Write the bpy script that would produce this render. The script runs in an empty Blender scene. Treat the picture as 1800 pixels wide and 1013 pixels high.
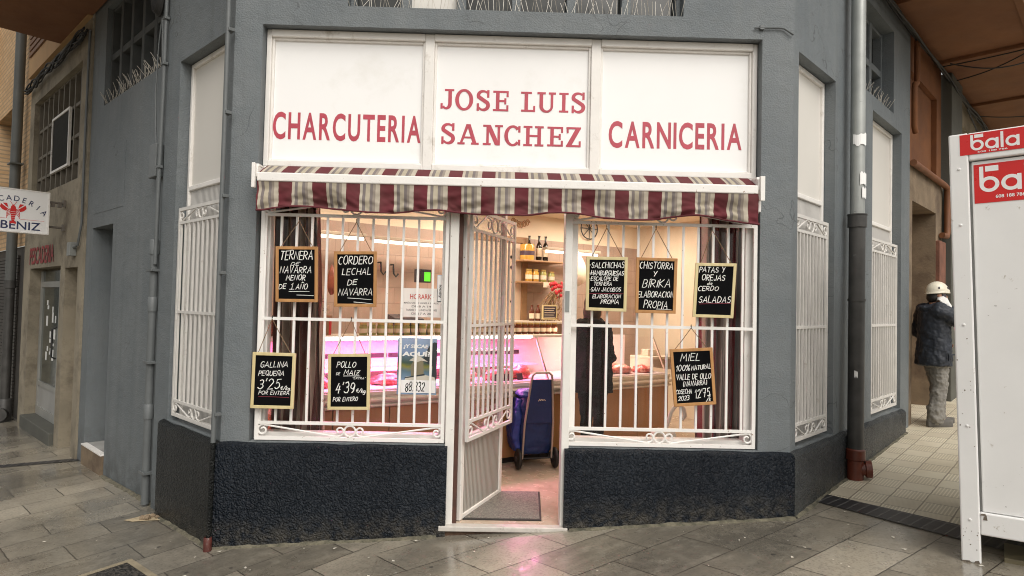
import bpy, bmesh, math, random
from mathutils import Vector, Matrix, noise
random.seed(7)
S = bpy.context.scene
COL = S.collection
V = Vector
R = math.radians
# ------------------------------------------------------------------ camera (solved from the photograph)
FPX, YAW, PIT, ROL = 1089.6336, 0.0180, 0.0277, 0.0232
CAM = V((1.976, -4.492, 1.6178))
def _axes():
    cy, sy, cp, sp = math.cos(YAW), math.sin(YAW), math.cos(PIT), math.sin(PIT)
    f = V((sy*cp, cy*cp, sp)); r = V((cy, -sy, 0)); u = r.cross(f)
    c, s = math.cos(ROL), math.sin(ROL)
    return c*r + s*u, -s*r + c*u, f
AR, AU, AF = _axes()
cam_d = bpy.data.cameras.new('camera'); cam = bpy.data.objects.new('camera', cam_d); COL.objects.link(cam)
cam_d.sensor_width = 36; cam_d.lens = FPX/1800*36; cam_d.clip_end = 500; cam_d.clip_start = .05
m = Matrix.Identity(4)
for i in range(3): m[i][0], m[i][1], m[i][2], m[i][3] = AR[i], AU[i], -AF[i], CAM[i]
cam.matrix_world = m; S.camera = cam
def ray(x, y): return AF + AR*((x-900)/FPX) - AU*((y-506.5)/FPX)
def hit(x, y, o, n):
    d = ray(x, y); return CAM + d*((V(o)-CAM).dot(n)/d.dot(n))
# the three walls of the corner: frames (along, outward, up)
aL, aR, W = 0.7588, 0.7706, 4.1
DL, NL = V((-math.cos(aL), math.sin(aL), 0)), V((-math.sin(aL), -math.cos(aL), 0))
DR, NR = V((math.cos(aR), math.sin(aR), 0)), V((math.sin(aR), -math.cos(aR), 0))
UP = V((0, 0, 1))
class Fr:
    def __init__(s, o, d, n): s.o, s.d, s.n = V(o), V(d), V(n)
    def __call__(s, a, out, z): return s.o + s.d*a + s.n*out + UP*z
    def px(s, x, y, out=0):
        q = hit(x, y, s.o + s.n*out, s.n) - s.o
        return q.dot(s.d), q.z
FF = Fr((0, 0, 0), (1, 0, 0), (0, -1, 0)); FL = Fr((0, 0, 0), DL, NL); FRt = Fr((W, 0, 0), DR, NR)
def gz(x, y): return .068*x + .022*y - .142 + .020*max(0, x*DL.x + y*DL.y - 3)
GN = V((-.068, -.022, 1))
def ground(x, y): return hit(x, y, (0, 0, -.142), GN)
# ------------------------------------------------------------------ mesh builder
class MB:
    def __init__(s): s.v, s.f, s.m = [], [], []
    def face(s, pts, mi=0):
        i = len(s.v); s.v += [V(p) for p in pts]; s.f.append(tuple(range(i, i+len(pts)))); s.m.append(mi)
    def grid(s, rows, mi=0, close=False):
        i = len(s.v); n = len(rows[0])
        for r in rows: s.v += [V(p) for p in r]
        for a in range(len(rows)-1):
            for b in range(n if close else n-1):
                c = (b+1) % n
                s.f.append((i+a*n+b, i+a*n+c, i+(a+1)*n+c, i+(a+1)*n+b)); s.m.append(mi)
    def hexa(s, p, mi=0):
        i = len(s.v); s.v += [V(q) for q in p]
        for f in ((0,1,2,3),(7,6,5,4),(0,4,5,1),(1,5,6,2),(2,6,7,3),(3,7,4,0)):
            s.f.append(tuple(i+k for k in f)); s.m.append(mi)
    def box(s, a, b, mi=0, fr=None):
        (x0,y0,z0),(x1,y1,z1) = a, b
        p = [(x0,y0,z0),(x1,y0,z0),(x1,y1,z0),(x0,y1,z0),(x0,y0,z1),(x1,y0,z1),(x1,y1,z1),(x0,y1,z1)]
        s.hexa([fr(*q) for q in p] if fr else p, mi)
    def tube(s, pts, r, n=8, mi=0, cap=True):
        pts = [V(p) for p in pts]; rr = r if isinstance(r, (list, tuple)) else [r]*len(pts)
        rows = []; up = None
        for i, p in enumerate(pts):
            t = (pts[min(i+1, len(pts)-1)] - pts[max(i-1, 0)]).normalized()
            if up is None:
                up = t.orthogonal().normalized()
            else:
                up = (up - t*up.dot(t)).normalized()
            w = t.cross(up)
            rows.append([p + (up*math.cos(2*math.pi*k/n) + w*math.sin(2*math.pi*k/n))*rr[i] for k in range(n)])
        s.grid(rows, mi, True)
        if cap: s.face(rows[0], mi); s.face(rows[-1][::-1], mi)
    def loft(s, rings, mi=0, cap=True):
        s.grid(rings, mi, True)
        if cap: s.face(rings[0], mi); s.face(rings[-1][::-1], mi)
    def lathe(s, o, prof, n=16, mi=0, ax=None):
        o = V(o); ax = (V(ax).normalized() if ax is not None else UP); u = ax.orthogonal().normalized(); w = ax.cross(u)
        s.loft([[o + ax*h + (u*math.cos(2*math.pi*k/n) + w*math.sin(2*math.pi*k/n))*max(r, .0004) for k in range(n)] for r, h in prof], mi)
    def bar(s, p, q, w, h, up=UP, mi=0):
        p, q = V(p), V(q); t = (q-p).normalized(); up = V(up); b = t.cross(up)
        if b.length < 1e-4: b = t.orthogonal()
        b.normalize(); c = b.cross(t).normalized(); b *= w/2; c *= h/2
        s.hexa([p-b-c, p+b-c, p+b+c, p-b+c, q-b-c, q+b-c, q+b+c, q-b+c], mi)
def origin(o):
    t = V((0, 0, 0))
    while o: t += o.location; o = o.parent
    return t
def obj(name, mb, mat, parent=None, local=False, smooth=False, bev=0, sub=0, label=None):
    me = bpy.data.meshes.new(name)
    off = V((0, 0, 0)) if (local or not parent) else origin(parent)
    me.from_pydata([v-off for v in mb.v], [], mb.f)
    mats = mat if isinstance(mat, (list, tuple)) else [mat]
    for x in mats: me.materials.append(x)
    for p, k in zip(me.polygons, mb.m): p.material_index = k
    bm = bmesh.new(); bm.from_mesh(me)
    bmesh.ops.recalc_face_normals(bm, faces=bm.faces); bm.to_mesh(me); bm.free()
    if smooth:
        for p in me.polygons: p.use_smooth = True
        try: me.set_sharp_from_angle(angle=R(smooth if smooth > 1 else 40))
        except Exception: pass
    o = bpy.data.objects.new(name, me); COL.objects.link(o)
    if parent: o.parent = parent
    if bev:
        b = o.modifiers.new('bevel', 'BEVEL'); b.width = bev; b.segments = 2; b.limit_method = 'ANGLE'
    if sub:
        b = o.modifiers.new('subsurf', 'SUBSURF'); b.levels = sub; b.render_levels = sub
    if label: o['label'] = label
    return o
def thing(name, label, cat, loc=(0, 0, 0), group=None):
    o = bpy.data.objects.new(name, None); COL.objects.link(o); o.location = loc; o.empty_display_size = .1
    o['label'] = label; o['category'] = cat
    if group: o['group'] = group
    return o
def tag(o, label, cat, group=None):
    o['label'] = label; o['category'] = cat
    if group: o['group'] = group
    return o
def single(name, mb, mat, label, cat, loc, group=None, **k):
    t = thing('tmp', '', '', loc); o = obj(name, mb, mat, t, **k); o.parent = None; o.location = loc
    bpy.data.objects.remove(t); return tag(o, label, cat, group)
def struct(name, mb, mat, **k):
    o = obj(name, mb, mat, None, **k); o['kind'] = 'structure'; return o
# ------------------------------------------------------------------ materials
class NT:
    def __init__(s, name):
        s.mat = bpy.data.materials.new(name); s.mat.use_nodes = True
        s.t = s.mat.node_tree; s.b = s.t.nodes['Principled BSDF']; s.tc = None
    def n(s, ty, **k):
        x = s.t.nodes.new(ty)
        for a, v in k.items():
            if a.startswith('i_'): x.inputs[a[2:].replace('_', ' ')].default_value = v
            else: setattr(x, a, v)
        return x
    def l(s, a, b): s.t.links.new(a, b)
    def pos(s):
        if not s.tc: s.tc = s.n('ShaderNodeNewGeometry').outputs['Position']
        return s.tc
    def noise(s, sc, det=4, vec=None, rough=.55):
        x = s.n('ShaderNodeTexNoise'); x.inputs['Scale'].default_value = sc; x.inputs['Detail'].default_value = det
        x.inputs['Roughness'].default_value = rough
        s.l(vec or s.pos(), x.inputs['Vector']); return x.outputs['Fac']
    def ramp(s, fac, stops, interp='LINEAR'):
        x = s.n('ShaderNodeValToRGB'); x.color_ramp.interpolation = interp; e = x.color_ramp.elements
        while len(e) < len(stops): e.new(.5)
        for a, (p, c) in zip(e, stops): a.position = p; a.color = (c, c, c, 1) if not isinstance(c, (tuple, list)) else (*c[:3], 1)
        s.l(fac, x.inputs['Fac']); return x.outputs['Color']
    def mix(s, fac, a, b, mode='MIX'):
        x = s.n('ShaderNodeMix', data_type='RGBA', blend_type=mode)
        for k, v in ((0, fac), (6, a), (7, b)):
            if isinstance(v, (int, float)): x.inputs[k].default_value = v
            elif isinstance(v, (tuple, list)): x.inputs[k].default_value = (*v[:3], 1)
            else: s.l(v, x.inputs[k])
        return x.outputs[2]
    def math(s, op, a, b=0.):
        x = s.n('ShaderNodeMath', operation=op)
        for k, v in ((0, a), (1, b)):
            if isinstance(v, (int, float)): x.inputs[k].default_value = v
            else: s.l(v, x.inputs[k])
        return x.outputs[0]
    def bump(s, h, st, dist=.01):
        x = s.n('ShaderNodeBump'); x.inputs['Strength'].default_value = st; x.inputs['Distance'].default_value = dist
        s.l(h, x.inputs['Height']); s.l(x.outputs['Normal'], s.b.inputs['Normal'])
    def set(s, **k):
        for a, v in k.items():
            i = s.b.inputs[a.replace('_', ' ')]
            if isinstance(v, (int, float, tuple)): i.default_value = (*v, 1) if isinstance(v, tuple) and len(v) == 3 else v
            else: s.l(v, i)
        return s.mat
def paint(name, c, rough=.5, var=.12, vs=3., bs=0., bsc=80., metal=0., spec=.5, dirt=None, ds=1.2, dmin=.5, dmax=.75):
    t = NT(name); a = tuple(x*(1-var) for x in c); b = tuple(min(1, x*(1+var)) for x in c)
    col = t.mix(t.ramp(t.noise(vs, 5), [(.3, 0), (.7, 1)]), a, b)
    if dirt: col = t.mix(t.ramp(t.noise(ds, 8, rough=.7), [(dmin, 0), (dmax, 1)]), col, dirt)
    t.set(Base_Color=col, Metallic=metal, Specular_IOR_Level=spec,
          Roughness=t.math('ADD', t.math('MULTIPLY', t.noise(vs*4, 3), .2), rough-.1))
    if bs: t.bump(t.noise(bsc, 5), bs, .01)
    return t.mat
def emit(name, c, st):
    t = NT(name); t.set(Base_Color=c, Emission_Color=c, Emission_Strength=st); return t.mat
M = {}
def plaster_wall():
    t = NT('grey_painted_plaster'); p = t.pos()
    sx = t.n('ShaderNodeSeparateXYZ'); t.l(p, sx.inputs[0])
    col = t.mix(t.ramp(t.noise(1.1, 8, rough=.65), [(.35, 0), (.68, 1)]), (.128, .147, .159), (.173, .190, .198))
    col = t.mix(t.math('MULTIPLY', t.ramp(t.noise(14, 6), [(.45, 0), (.75, 1)]), .35), col, (.14, .15, .15))
    st = t.n('ShaderNodeMapping'); st.inputs['Scale'].default_value = (7, 7, .35); t.l(p, st.inputs['Vector'])
    col = t.mix(t.math('MULTIPLY', t.ramp(t.noise(1, 5, st.outputs[0]), [(.5, 0), (.8, 1)]), .22), col, (.25, .26, .255))
    low = t.math('SUBTRACT', 1, t.math('MULTIPLY', t.math('ADD', sx.outputs[2], .3), 1.6))
    lowm = t.math('MULTIPLY', t.ramp(low, [(0, 0), (1, 1)]), t.ramp(t.noise(5, 8, rough=.7), [(.42, 0), (.6, 1)]))
    col = t.mix(t.math('MULTIPLY', lowm, .75), col, (.055, .058, .056))
    sd_ = t.n('ShaderNodeMapping'); sd_.inputs['Scale'].default_value = (11, 11, .22); sd_.inputs['Location'].default_value = (3, 7, 0); t.l(p, sd_.inputs['Vector'])
    col = t.mix(t.math('MULTIPLY', t.ramp(t.noise(1, 6, sd_.outputs[0]), [(.56, 0), (.75, 1)]), .33), col, (.085, .094, .097))
    ck = t.n('ShaderNodeTexVoronoi', feature='DISTANCE_TO_EDGE'); ck.inputs['Scale'].default_value = .9
    cn = t.n('ShaderNodeTexNoise'); cn.inputs['Scale'].default_value = 3; cn.inputs['Detail'].default_value = 2.5; t.l(p, cn.inputs['Vector'])
    ca_ = t.n('ShaderNodeVectorMath', operation='ADD'); t.l(p, ca_.inputs[0]); t.l(cn.outputs['Color'], ca_.inputs[1]); t.l(ca_.outputs[0], ck.inputs['Vector'])
    crack = t.math('MULTIPLY', t.math('LESS_THAN', ck.outputs['Distance'], .0035), t.ramp(t.noise(.8, 3), [(.52, 0), (.56, 1)]))
    col = t.mix(t.math('MULTIPLY', crack, .45), col, (.03, .03, .03))
    h = t.math('ADD', t.math('MULTIPLY', t.noise(9, 3), 1.4), t.noise(85, 5))
    t.bump(h, .5, .012)
    return t.set(Base_Color=col, Roughness=.62, Specular_IOR_Level=.4)
def stucco_plinth(name, c1, c2, sp=.5):
    t = NT(name); vo = t.n('ShaderNodeTexVoronoi', feature='SMOOTH_F1'); vo.inputs['Scale'].default_value = 72
    wp = t.n('ShaderNodeVectorMath', operation='ADD'); nn = t.n('ShaderNodeTexNoise'); nn.inputs['Scale'].default_value = 18; nn.inputs['Detail'].default_value = 4
    t.l(t.pos(), nn.inputs['Vector']); sc = t.n('ShaderNodeVectorMath', operation='SCALE'); sc.inputs['Scale'].default_value = .07
    t.l(nn.outputs['Color'], sc.inputs[0]); t.l(t.pos(), wp.inputs[0]); t.l(sc.outputs[0], wp.inputs[1]); t.l(wp.outputs[0], vo.inputs['Vector'])
    h = t.math('ADD', t.math('MULTIPLY', t.ramp(vo.outputs['Distance'], [(.1, 1), (.7, 0)]), .8), t.math('MULTIPLY', t.noise(60, 5), 1.0))
    t.bump(h, .9, .015)
    col = t.mix(t.ramp(t.noise(2.2, 6), [(.35, 0), (.7, 1)]), c1, c2)
    sx = t.n('ShaderNodeSeparateXYZ'); t.l(t.pos(), sx.inputs[0])
    stp = t.n('ShaderNodeMapping'); stp.inputs['Scale'].default_value = (14, 14, .8); t.l(t.pos(), stp.inputs['Vector'])
    col = t.mix(t.math('MULTIPLY', t.ramp(t.noise(1, 5, stp.outputs[0]), [(.55, 0), (.8, 1)]), .3), col, tuple(2.2*x for x in c2))
    gl_ = t.math('SUBTRACT', sx.outputs[2], t.math('ADD', t.math('MULTIPLY', sx.outputs[0], .068), t.math('SUBTRACT', t.math('MULTIPLY', sx.outputs[1], .022), .142)))
    spl = t.math('MULTIPLY', t.ramp(gl_, [(0, 1), (.22, 0)]), t.ramp(t.noise(14, 6, rough=.7), [(.4, 0), (.62, 1)]))
    col = t.mix(t.math('MULTIPLY', spl, .7), col, (.085, .076, .060))
    col = t.mix(t.ramp(t.noise(33, 5, rough=.75), [(.70, 0), (.74, 1)]), col, (.11, .115, .115))
    return t.set(Base_Color=col, Roughness=.30, Specular_IOR_Level=sp)
def glass(name, rough=.02, tint=(1, 1, 1), f=1.0):
    t = NT(name); t.t.nodes.remove(t.b); out = t.t.nodes['Material Output']
    tr = t.n('ShaderNodeBsdfTransparent'); tr.inputs[0].default_value = (*tint, 1)
    gl = t.n('ShaderNodeBsdfGlossy'); gl.inputs['Roughness'].default_value = rough
    fr = t.n('ShaderNodeFresnel'); fr.inputs[0].default_value = 1.45
    mx = t.n('ShaderNodeMixShader'); t.l(t.math('MULTIPLY', fr.outputs[0], f), mx.inputs[0]); t.l(tr.outputs[0], mx.inputs[1]); t.l(gl.outputs[0], mx.inputs[2])
    t.l(mx.outputs[0], out.inputs[0]); return t.mat
def slabs(name, sx, sy, c1, c2, mortar, rough0, rough1, uv=True, msz=.012, off=.5):
    t = NT(name); u = t.n('ShaderNodeUVMap').outputs[0]
    br = t.n('ShaderNodeTexBrick'); br.offset = off; br.inputs['Scale'].default_value = 1; br.inputs['Brick Width'].default_value = sx
    br.inputs['Row Height'].default_value = sy; br.inputs['Mortar Size'].default_value = msz; br.inputs['Mortar Smooth'].default_value = .2; br.inputs['Bias'].default_value = 0
    br.inputs['Color1'].default_value = (0, 0, 0, 1); br.inputs['Color2'].default_value = (1, 1, 1, 1); br.inputs['Mortar'].default_value = (.5, .5, .5, 1)
    nd = t.n('ShaderNodeTexNoise'); nd.inputs['Scale'].default_value = 9; t.l(u, nd.inputs['Vector'])
    va = t.n('ShaderNodeVectorMath', operation='SCALE'); va.inputs['Scale'].default_value = .012; t.l(nd.outputs['Color'], va.inputs[0])
    vb = t.n('ShaderNodeVectorMath', operation='ADD'); t.l(u, vb.inputs[0]); t.l(va.outputs[0], vb.inputs[1]); t.l(vb.outputs[0], br.inputs['Vector'])
    return t, u, br
def paving():
    t, u, br = slabs('wet_stone_slabs', .62, .37, None, None, None, 0, 0, msz=.0045)
    slab = t.math('MULTIPLY', br.outputs['Color'], 1)
    big = t.noise(.9, 6, rough=.6)
    col = t.mix(slab, (.165, .145, .112), (.40, .355, .28))
    st = t.n('ShaderNodeMapping'); st.inputs['Scale'].default_value = (2.2, 16, 1); t.l(u, st.inputs['Vector'])
    col = t.mix(t.math('MULTIPLY', t.ramp(t.noise(1, 6, st.outputs[0]), [(.4, 0), (.7, 1)]), .45), col, (.36, .32, .25))
    col = t.mix(t.math('MULTIPLY', t.ramp(big, [(.42, 0), (.62, 1)]), .62), col, (.085, .080, .068))
    col = t.mix(t.math('MULTIPLY', t.ramp(t.noise(60, 4), [(.48, 0), (.66, 1)]), .45), col, (.075, .066, .052)); col = t.mix(t.math('MULTIPLY', t.ramp(t.noise(11, 7, rough=.7), [(.5, 0), (.72, 1)]), .4), col, (.34, .315, .26))
    vo = t.n('ShaderNodeTexVoronoi'); vo.inputs['Scale'].default_value = 7.5; vo.inputs['Randomness'].default_value = 1; t.l(t.pos(), vo.inputs['Vector'])
    gum = t.math('MULTIPLY', t.math('LESS_THAN', vo.outputs['Distance'], .11), t.math('GREATER_THAN', t.n('ShaderNodeSeparateColor').outputs[0], -1))
    sp = t.n('ShaderNodeSeparateColor'); t.l(vo.outputs['Color'], sp.inputs[0])
    dark = t.math('MULTIPLY', gum, t.math('GREATER_THAN', sp.outputs[0], .62))
    lite = t.math('MULTIPLY', t.math('LESS_THAN', vo.outputs['Distance'], .05), t.math('LESS_THAN', sp.outputs[0], .25))
    col = t.mix(t.math('MULTIPLY', dark, .7), col, (.035, .032, .03)); col = t.mix(t.math('MULTIPLY', lite, .8), col, (.42, .40, .36))
    col = t.mix(t.math('MULTIPLY', br.outputs['Fac'], .85), col, (.035, .029, .022))
    wet = t.ramp(t.noise(1.3, 6, rough=.65), [(.38, 0), (.62, 1)])
    rough = t.math('ADD', t.math('MULTIPLY', wet, .28), t.math('ADD', t.math('MULTIPLY', t.noise(40, 4), .16), .10))
    h = t.math('ADD', t.math('MULTIPLY', br.outputs['Fac'], -1.2), t.math('ADD', t.math('MULTIPLY', t.noise(30, 5), .25), t.math('MULTIPLY', t.noise(160, 3), .08)))
    t.bump(h, .6, .007)
    return t.set(Base_Color=col, Roughness=rough, Specular_IOR_Level=.6, Coat_Weight=t.math('MULTIPLY', t.math('SUBTRACT', 1.1, wet), .9), Coat_Roughness=.13)
def ribbed_tiles():
    t, u, br = slabs('ribbed_cream_tiles', .22, .22, None, None, None, 0, 0, msz=.005, off=0)
    col = t.mix(br.outputs['Color'], (.68, .61, .47), (.83, .77, .61))
    col = t.mix(t.math('MULTIPLY', t.ramp(t.noise(1.7, 6), [(.45, 0), (.7, 1)]), .5), col, (.50, .43, .31))
    sx = t.n('ShaderNodeSeparateXYZ'); t.l(u, sx.inputs[0])
    # each tile carries ribs; the rib direction alternates from tile to tile
    fx = t.math('FLOOR', t.math('DIVIDE', sx.outputs[0], .22)); fy = t.math('FLOOR', t.math('DIVIDE', sx.outputs[1], .22))
    par = t.math('PINGPONG', t.math('ADD', fx, fy), 1)
    a = t.math('SINE', t.math('MULTIPLY', sx.outputs[0], 285)); b = t.math('SINE', t.math('MULTIPLY', sx.outputs[1], 285))
    rib = t.math('ADD', t.math('MULTIPLY', a, par), t.math('MULTIPLY', b, t.math('SUBTRACT', 1, par)))
    groove = t.ramp(rib, [(.15, 1), (.55, 0)])
    col = t.mix(t.math('MULTIPLY', groove, .45), col, (.30, .25, .17)); col = t.mix(br.outputs['Fac'], col, (.27, .23, .165))
    t.bump(t.math('ADD', t.math('MULTIPLY', rib, .3), t.math('MULTIPLY', br.outputs['Fac'], -1)), .5, .004)
    return t.set(Base_Color=col, Roughness=.42)
def brickmat(name, c1, c2, mort, w=.24, h=.065, ms=.009, vecf=None, rough=.8, spots=None):
    t = NT(name); br = t.n('ShaderNodeTexBrick'); br.inputs['Scale'].default_value = 1; br.inputs['Brick Width'].default_value = w; br.inputs['Row Height'].default_value = h
    br.inputs['Mortar Size'].default_value = ms; br.inputs['Color1'].default_value = (*c1, 1); br.inputs['Color2'].default_value = (*c2, 1); br.inputs['Mortar'].default_value = (*mort, 1)
    sx = t.n('ShaderNodeSeparateXYZ'); t.l(t.pos(), sx.inputs[0]); cb = t.n('ShaderNodeCombineXYZ')
    a, b = vecf or (.72, .7)
    t.l(t.math('ADD', t.math('MULTIPLY', sx.outputs[0], a), t.math('MULTIPLY', sx.outputs[1], b)), cb.inputs[0]); t.l(sx.outputs[2], cb.inputs[1]); t.l(cb.outputs[0], br.inputs['Vector'])
    col = t.mix(t.math('MULTIPLY', t.ramp(t.noise(3, 6), [(.35, 0), (.7, 1)]), .4), br.outputs['Color'], tuple(x*.55 for x in c1))
    if spots: col = t.mix(t.ramp(t.noise(16, 5, rough=.7), [(.62, 0), (.66, 1)]), col, spots)
    t.bump(t.math('ADD', t.math('MULTIPLY', br.outputs['Fac'], -1), t.math('MULTIPLY', t.noise(70, 4), .3)), .6, .008)
    return t.set(Base_Color=col, Roughness=rough)
def stripes(name, period, stops, axis=0, rough=.85, phase=0.):
    t = NT(name); sx = t.n('ShaderNodeSeparateXYZ')
    t.l(t.pos(), sx.inputs[0])
    f = t.math('FRACT', t.math('DIVIDE', t.math('ADD', sx.outputs[axis], period*60-phase), period))
    col = t.ramp(f, stops, 'CONSTANT')
    col = t.mix(t.math('MULTIPLY', t.ramp(t.noise(6, 6), [(.4, 0), (.75, 1)]), .35), col, (.10, .075, .06))
    t.bump(t.noise(500, 2), .15, .002)
    return t.set(Base_Color=col, Roughness=rough, Specular_IOR_Level=.2)
def wood(name, c1, c2, axis=2, sc=18, rough=.55):
    t = NT(name); mp = t.n('ShaderNodeMapping'); k = [sc]*3; k[axis] = sc*.06; mp.inputs['Scale'].default_value = k; t.l(t.pos(), mp.inputs['Vector'])
    col = t.mix(t.ramp(t.noise(1, 6, mp.outputs[0]), [(.3, 0), (.7, 1)]), c1, c2)
    return t.set(Base_Color=col, Roughness=rough)
M['wall'] = plaster_wall()
M['plinth'] = stucco_plinth('dark_stucco', (.0035, .006, .0105), (.008, .0115, .017), .24)
M['plinth_l'] = stucco_plinth('dark_stucco_side', (.0055, .0065, .0065), (.011, .012, .0115), .2)
M['plinth_r'] = stucco_plinth('weathered_stucco', (.022, .026, .029), (.062, .066, .067), .25)
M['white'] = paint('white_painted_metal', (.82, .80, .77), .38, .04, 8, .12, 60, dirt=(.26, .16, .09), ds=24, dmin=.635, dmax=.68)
M['frame'] = paint('off_white_frame', (.80, .775, .74), .45, .05, 6, .1, 40, dirt=(.45, .40, .34), ds=7, dmin=.58, dmax=.8)
M['doorwhite'] = paint('worn_white_paint', (.74, .72, .68), .5, .06, 6, .15, 30, dirt=(.16, .10, .07), ds=13, dmin=.63, dmax=.68)
M['panel'] = paint('white_sign_panel', (.875, .87, .865), .22, .025, .9, .06, 2.5, dirt=(.77, .76, .73), ds=2.6, dmin=.55, dmax=.85)
M['sidepanel'] = paint('cream_panel', (.66, .635, .59), .5, .04, .7)
M['red'] = paint('crimson_lettering', (.45, .055, .085), .45, .10, 7, dirt=(.52, .13, .15), ds=30, dmin=.6, dmax=.75)
M['deepred'] = paint('dark_red_lettering', (.28, .03, .03), .6, .25, 14)
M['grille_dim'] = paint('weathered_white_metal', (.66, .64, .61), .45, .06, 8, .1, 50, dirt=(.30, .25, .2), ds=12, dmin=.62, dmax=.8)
M['glass'] = glass('window_glass', f=.5)
M['glass2'] = glass('counter_glass', .03, (1, .97, .98), .8)
M['darkglass'] = paint('dark_window_glass', (.03, .032, .03), .12, .3, 3)
M['pave'] = paving(); M['tiles'] = ribbed_tiles()
M['black'] = paint('slate_black', (.004, .004, .0045), .9, .2, 6, spec=.08)
M['chalk'] = paint('white_chalk', (.68, .68, .66), .9, .16, 60)
M['chalkred'] = paint('red_chalk', (.22, .03, .05), .9, .1, 40)
M['oak'] = wood('honey_wood_frame', (.36, .17, .055), (.50, .26, .095), 2)
M['pine'] = wood('pale_pine_frame', (.56, .46, .23), (.68, .58, .33), 2)
M['cord'] = paint('jute_cord', (.22, .14, .08), .9, .2, 60)
M['iron'] = paint('black_iron', (.02, .02, .02), .5, .2, 20)
M['galv'] = paint('grey_zinc_pipe', (.25, .26, .25), .4, .12, 5, metal=.3)
M['blackpipe'] = paint('black_pipe', (.052, .050, .047), .45, .3, 8, .1, 40, dirt=(.16, .16, .155), ds=7, dmin=.64, dmax=.72)
M['terracotta'] = paint('red_brown_pipe', (.13, .032, .018), .35, .3, 8, .1, 30)
M['conduit'] = paint('grey_painted_conduit', (.115, .125, .128), .45, .1, 8, .1, 60)
M['orange'] = paint('ochre_brown_plaster', (.20, .075, .024), .8, .14, 1.4, .3, 60, dirt=(.11, .042, .018), ds=1.5, dmin=.42, dmax=.75)
M['soffit'] = paint('brown_soffit', (.22, .098, .043), .8, .15, 1.1, .2, 40, dirt=(.15, .055, .022), ds=.9, dmin=.4, dmax=.7)
M['concrete'] = paint('stained_concrete', (.21, .155, .10), .85, .25, 3, .5, 40, dirt=(.09, .06, .04), ds=2.2, dmin=.45, dmax=.7)
M['fishwall'] = paint('dirty_beige_render', (.27, .235, .175), .85, .2, 2.2, .5, 50, dirt=(.12, .098, .07), ds=2.3, dmin=.48, dmax=.7)
M['brick'] = brickmat('pale_orange_brick', (.52, .33, .17), (.62, .42, .24), (.36, .27, .17), .24, .075, .012, (-.73, .69))
M['brick2'] = brickmat('brown_brick', (.26, .14, .075), (.40, .25, .15), (.17, .115, .07), .22, .07, .01, (.72, .70), spots=(.34, .25, .17))
M['redstone'] = paint('red_stained_masonry', (.18, .075, .047), .75, .3, 6, .5, 40, dirt=(.42, .30, .24), ds=22, dmin=.66, dmax=.7)
M['greypil'] = paint('grey_green_pillar', (.085, .085, .072), .8, .15, 3, .3, 50)
M['cont'] = paint('white_container_paint', (.82, .82, .81), .32, .03, 3, .04, 25, dirt=(.48, .44, .38), ds=11, dmin=.64, dmax=.70)
M['stred'] = paint('bright_red_sticker', (.62, .018, .016), .3, .03, 5)
M['stwhite'] = paint('white_sticker', (.85, .85, .84), .35, .02, 5)
M['timber'] = wood('old_timber', (.12, .10, .06), (.22, .19, .11), 0)
M['cable'] = paint('black_cable', (.012, .011, .010), .6, .3, 20)
M['awn'] = stripes('awning_stripes', .2375, phase=.396, stops= [(0, (.125, .026, .033)), (.41, (.48, .43, .35)), (.49, (.19, .165, .16)), (.58, (.43, .38, .29)), (.71, (.19, .165, .16)), (.79, (.29, .25, .215)), (.87, (.48, .43, .35))])
M['trim'] = paint('burgundy_piping', (.10, .014, .02), .8)
# interior
M['iwall'] = paint('cream_inner_wall', (.77, .66, .51), .7, .05, 2, .1, 30)
M['itile'] = brickmat('pink_beige_tiles', (.42, .30, .24), (.45, .325, .26), (.35, .25, .2), .3, .2, .004, (.85, .53), .3)
M['ifloor'] = paint('beige_shop_floor', (.50, .40, .31), .25, .12, 2.5, dirt=(.34, .26, .19), ds=4, dmin=.5, dmax=.75)
M['cbase'] = wood('brown_counter_panel', (.30, .15, .055), (.36, .19, .075), 2, 9, .4)
M['csteel'] = paint('cream_counter_trim', (.62, .55, .45), .3, .05, 5)
M['cwhite'] = paint('counter_lining', (.80, .72, .74), .25, .03, 5)
M['meat'] = paint('raw_red_meat', (.52, .085, .07), .3, .4, 14, .3, 30, dirt=(.72, .42, .36), ds=14, dmin=.52, dmax=.62)
M['meat2'] = paint('pink_cut_meat', (.66, .24, .20), .3, .25, 16, .3, 30, dirt=(.80, .60, .52), ds=18, dmin=.5, dmax=.6)
M['tray'] = paint('dark_tray', (.05, .04, .05), .3)
M['pinktube'] = emit('pink_tube', (1., .78, .93), 12)
M['tube'] = emit('warm_tube', (1., .88, .70), 3.5)
M['lampbody'] = paint('lamp_housing', (.30, .24, .18), .5)
M['curtain'] = stripes('brown_striped_curtain', .11, [(0, (.14, .05, .036)), (.35, (.42, .31, .24)), (.5, (.11, .048, .035)), (.75, (.46, .35, .27))])
M['curtain2'] = stripes('maroon_striped_curtain', .13, [(0, (.22, .028, .035)), (.38, (.56, .44, .37)), (.55, (.28, .2, .18)), (.7, (.60, .48, .40))])
M['bottle'] = paint('dark_bottle_glass', (.012, .008, .006), .12, .2, 10)
M['label'] = paint('cream_label', (.70, .60, .46), .6)
M['jar'] = paint('honey_jar', (.50, .27, .055), .15, .2, 20)
M['jar2'] = paint('green_olive_jar', (.30, .29, .10), .18, .25, 20)
M['jar3'] = paint('dark_preserve_jar', (.11, .03, .015), .18, .3, 20)
M['lid'] = paint('gold_lid', (.55, .40, .14), .3, metal=.6)
M['shelf'] = wood('brown_shelf', (.28, .16, .08), (.36, .21, .11), 0)
M['flower'] = paint('red_flower', (.50, .02, .03), .6, .4, 30)
M['stalk'] = paint('dry_stalk', (.30, .19, .09), .8, .3, 20)
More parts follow.
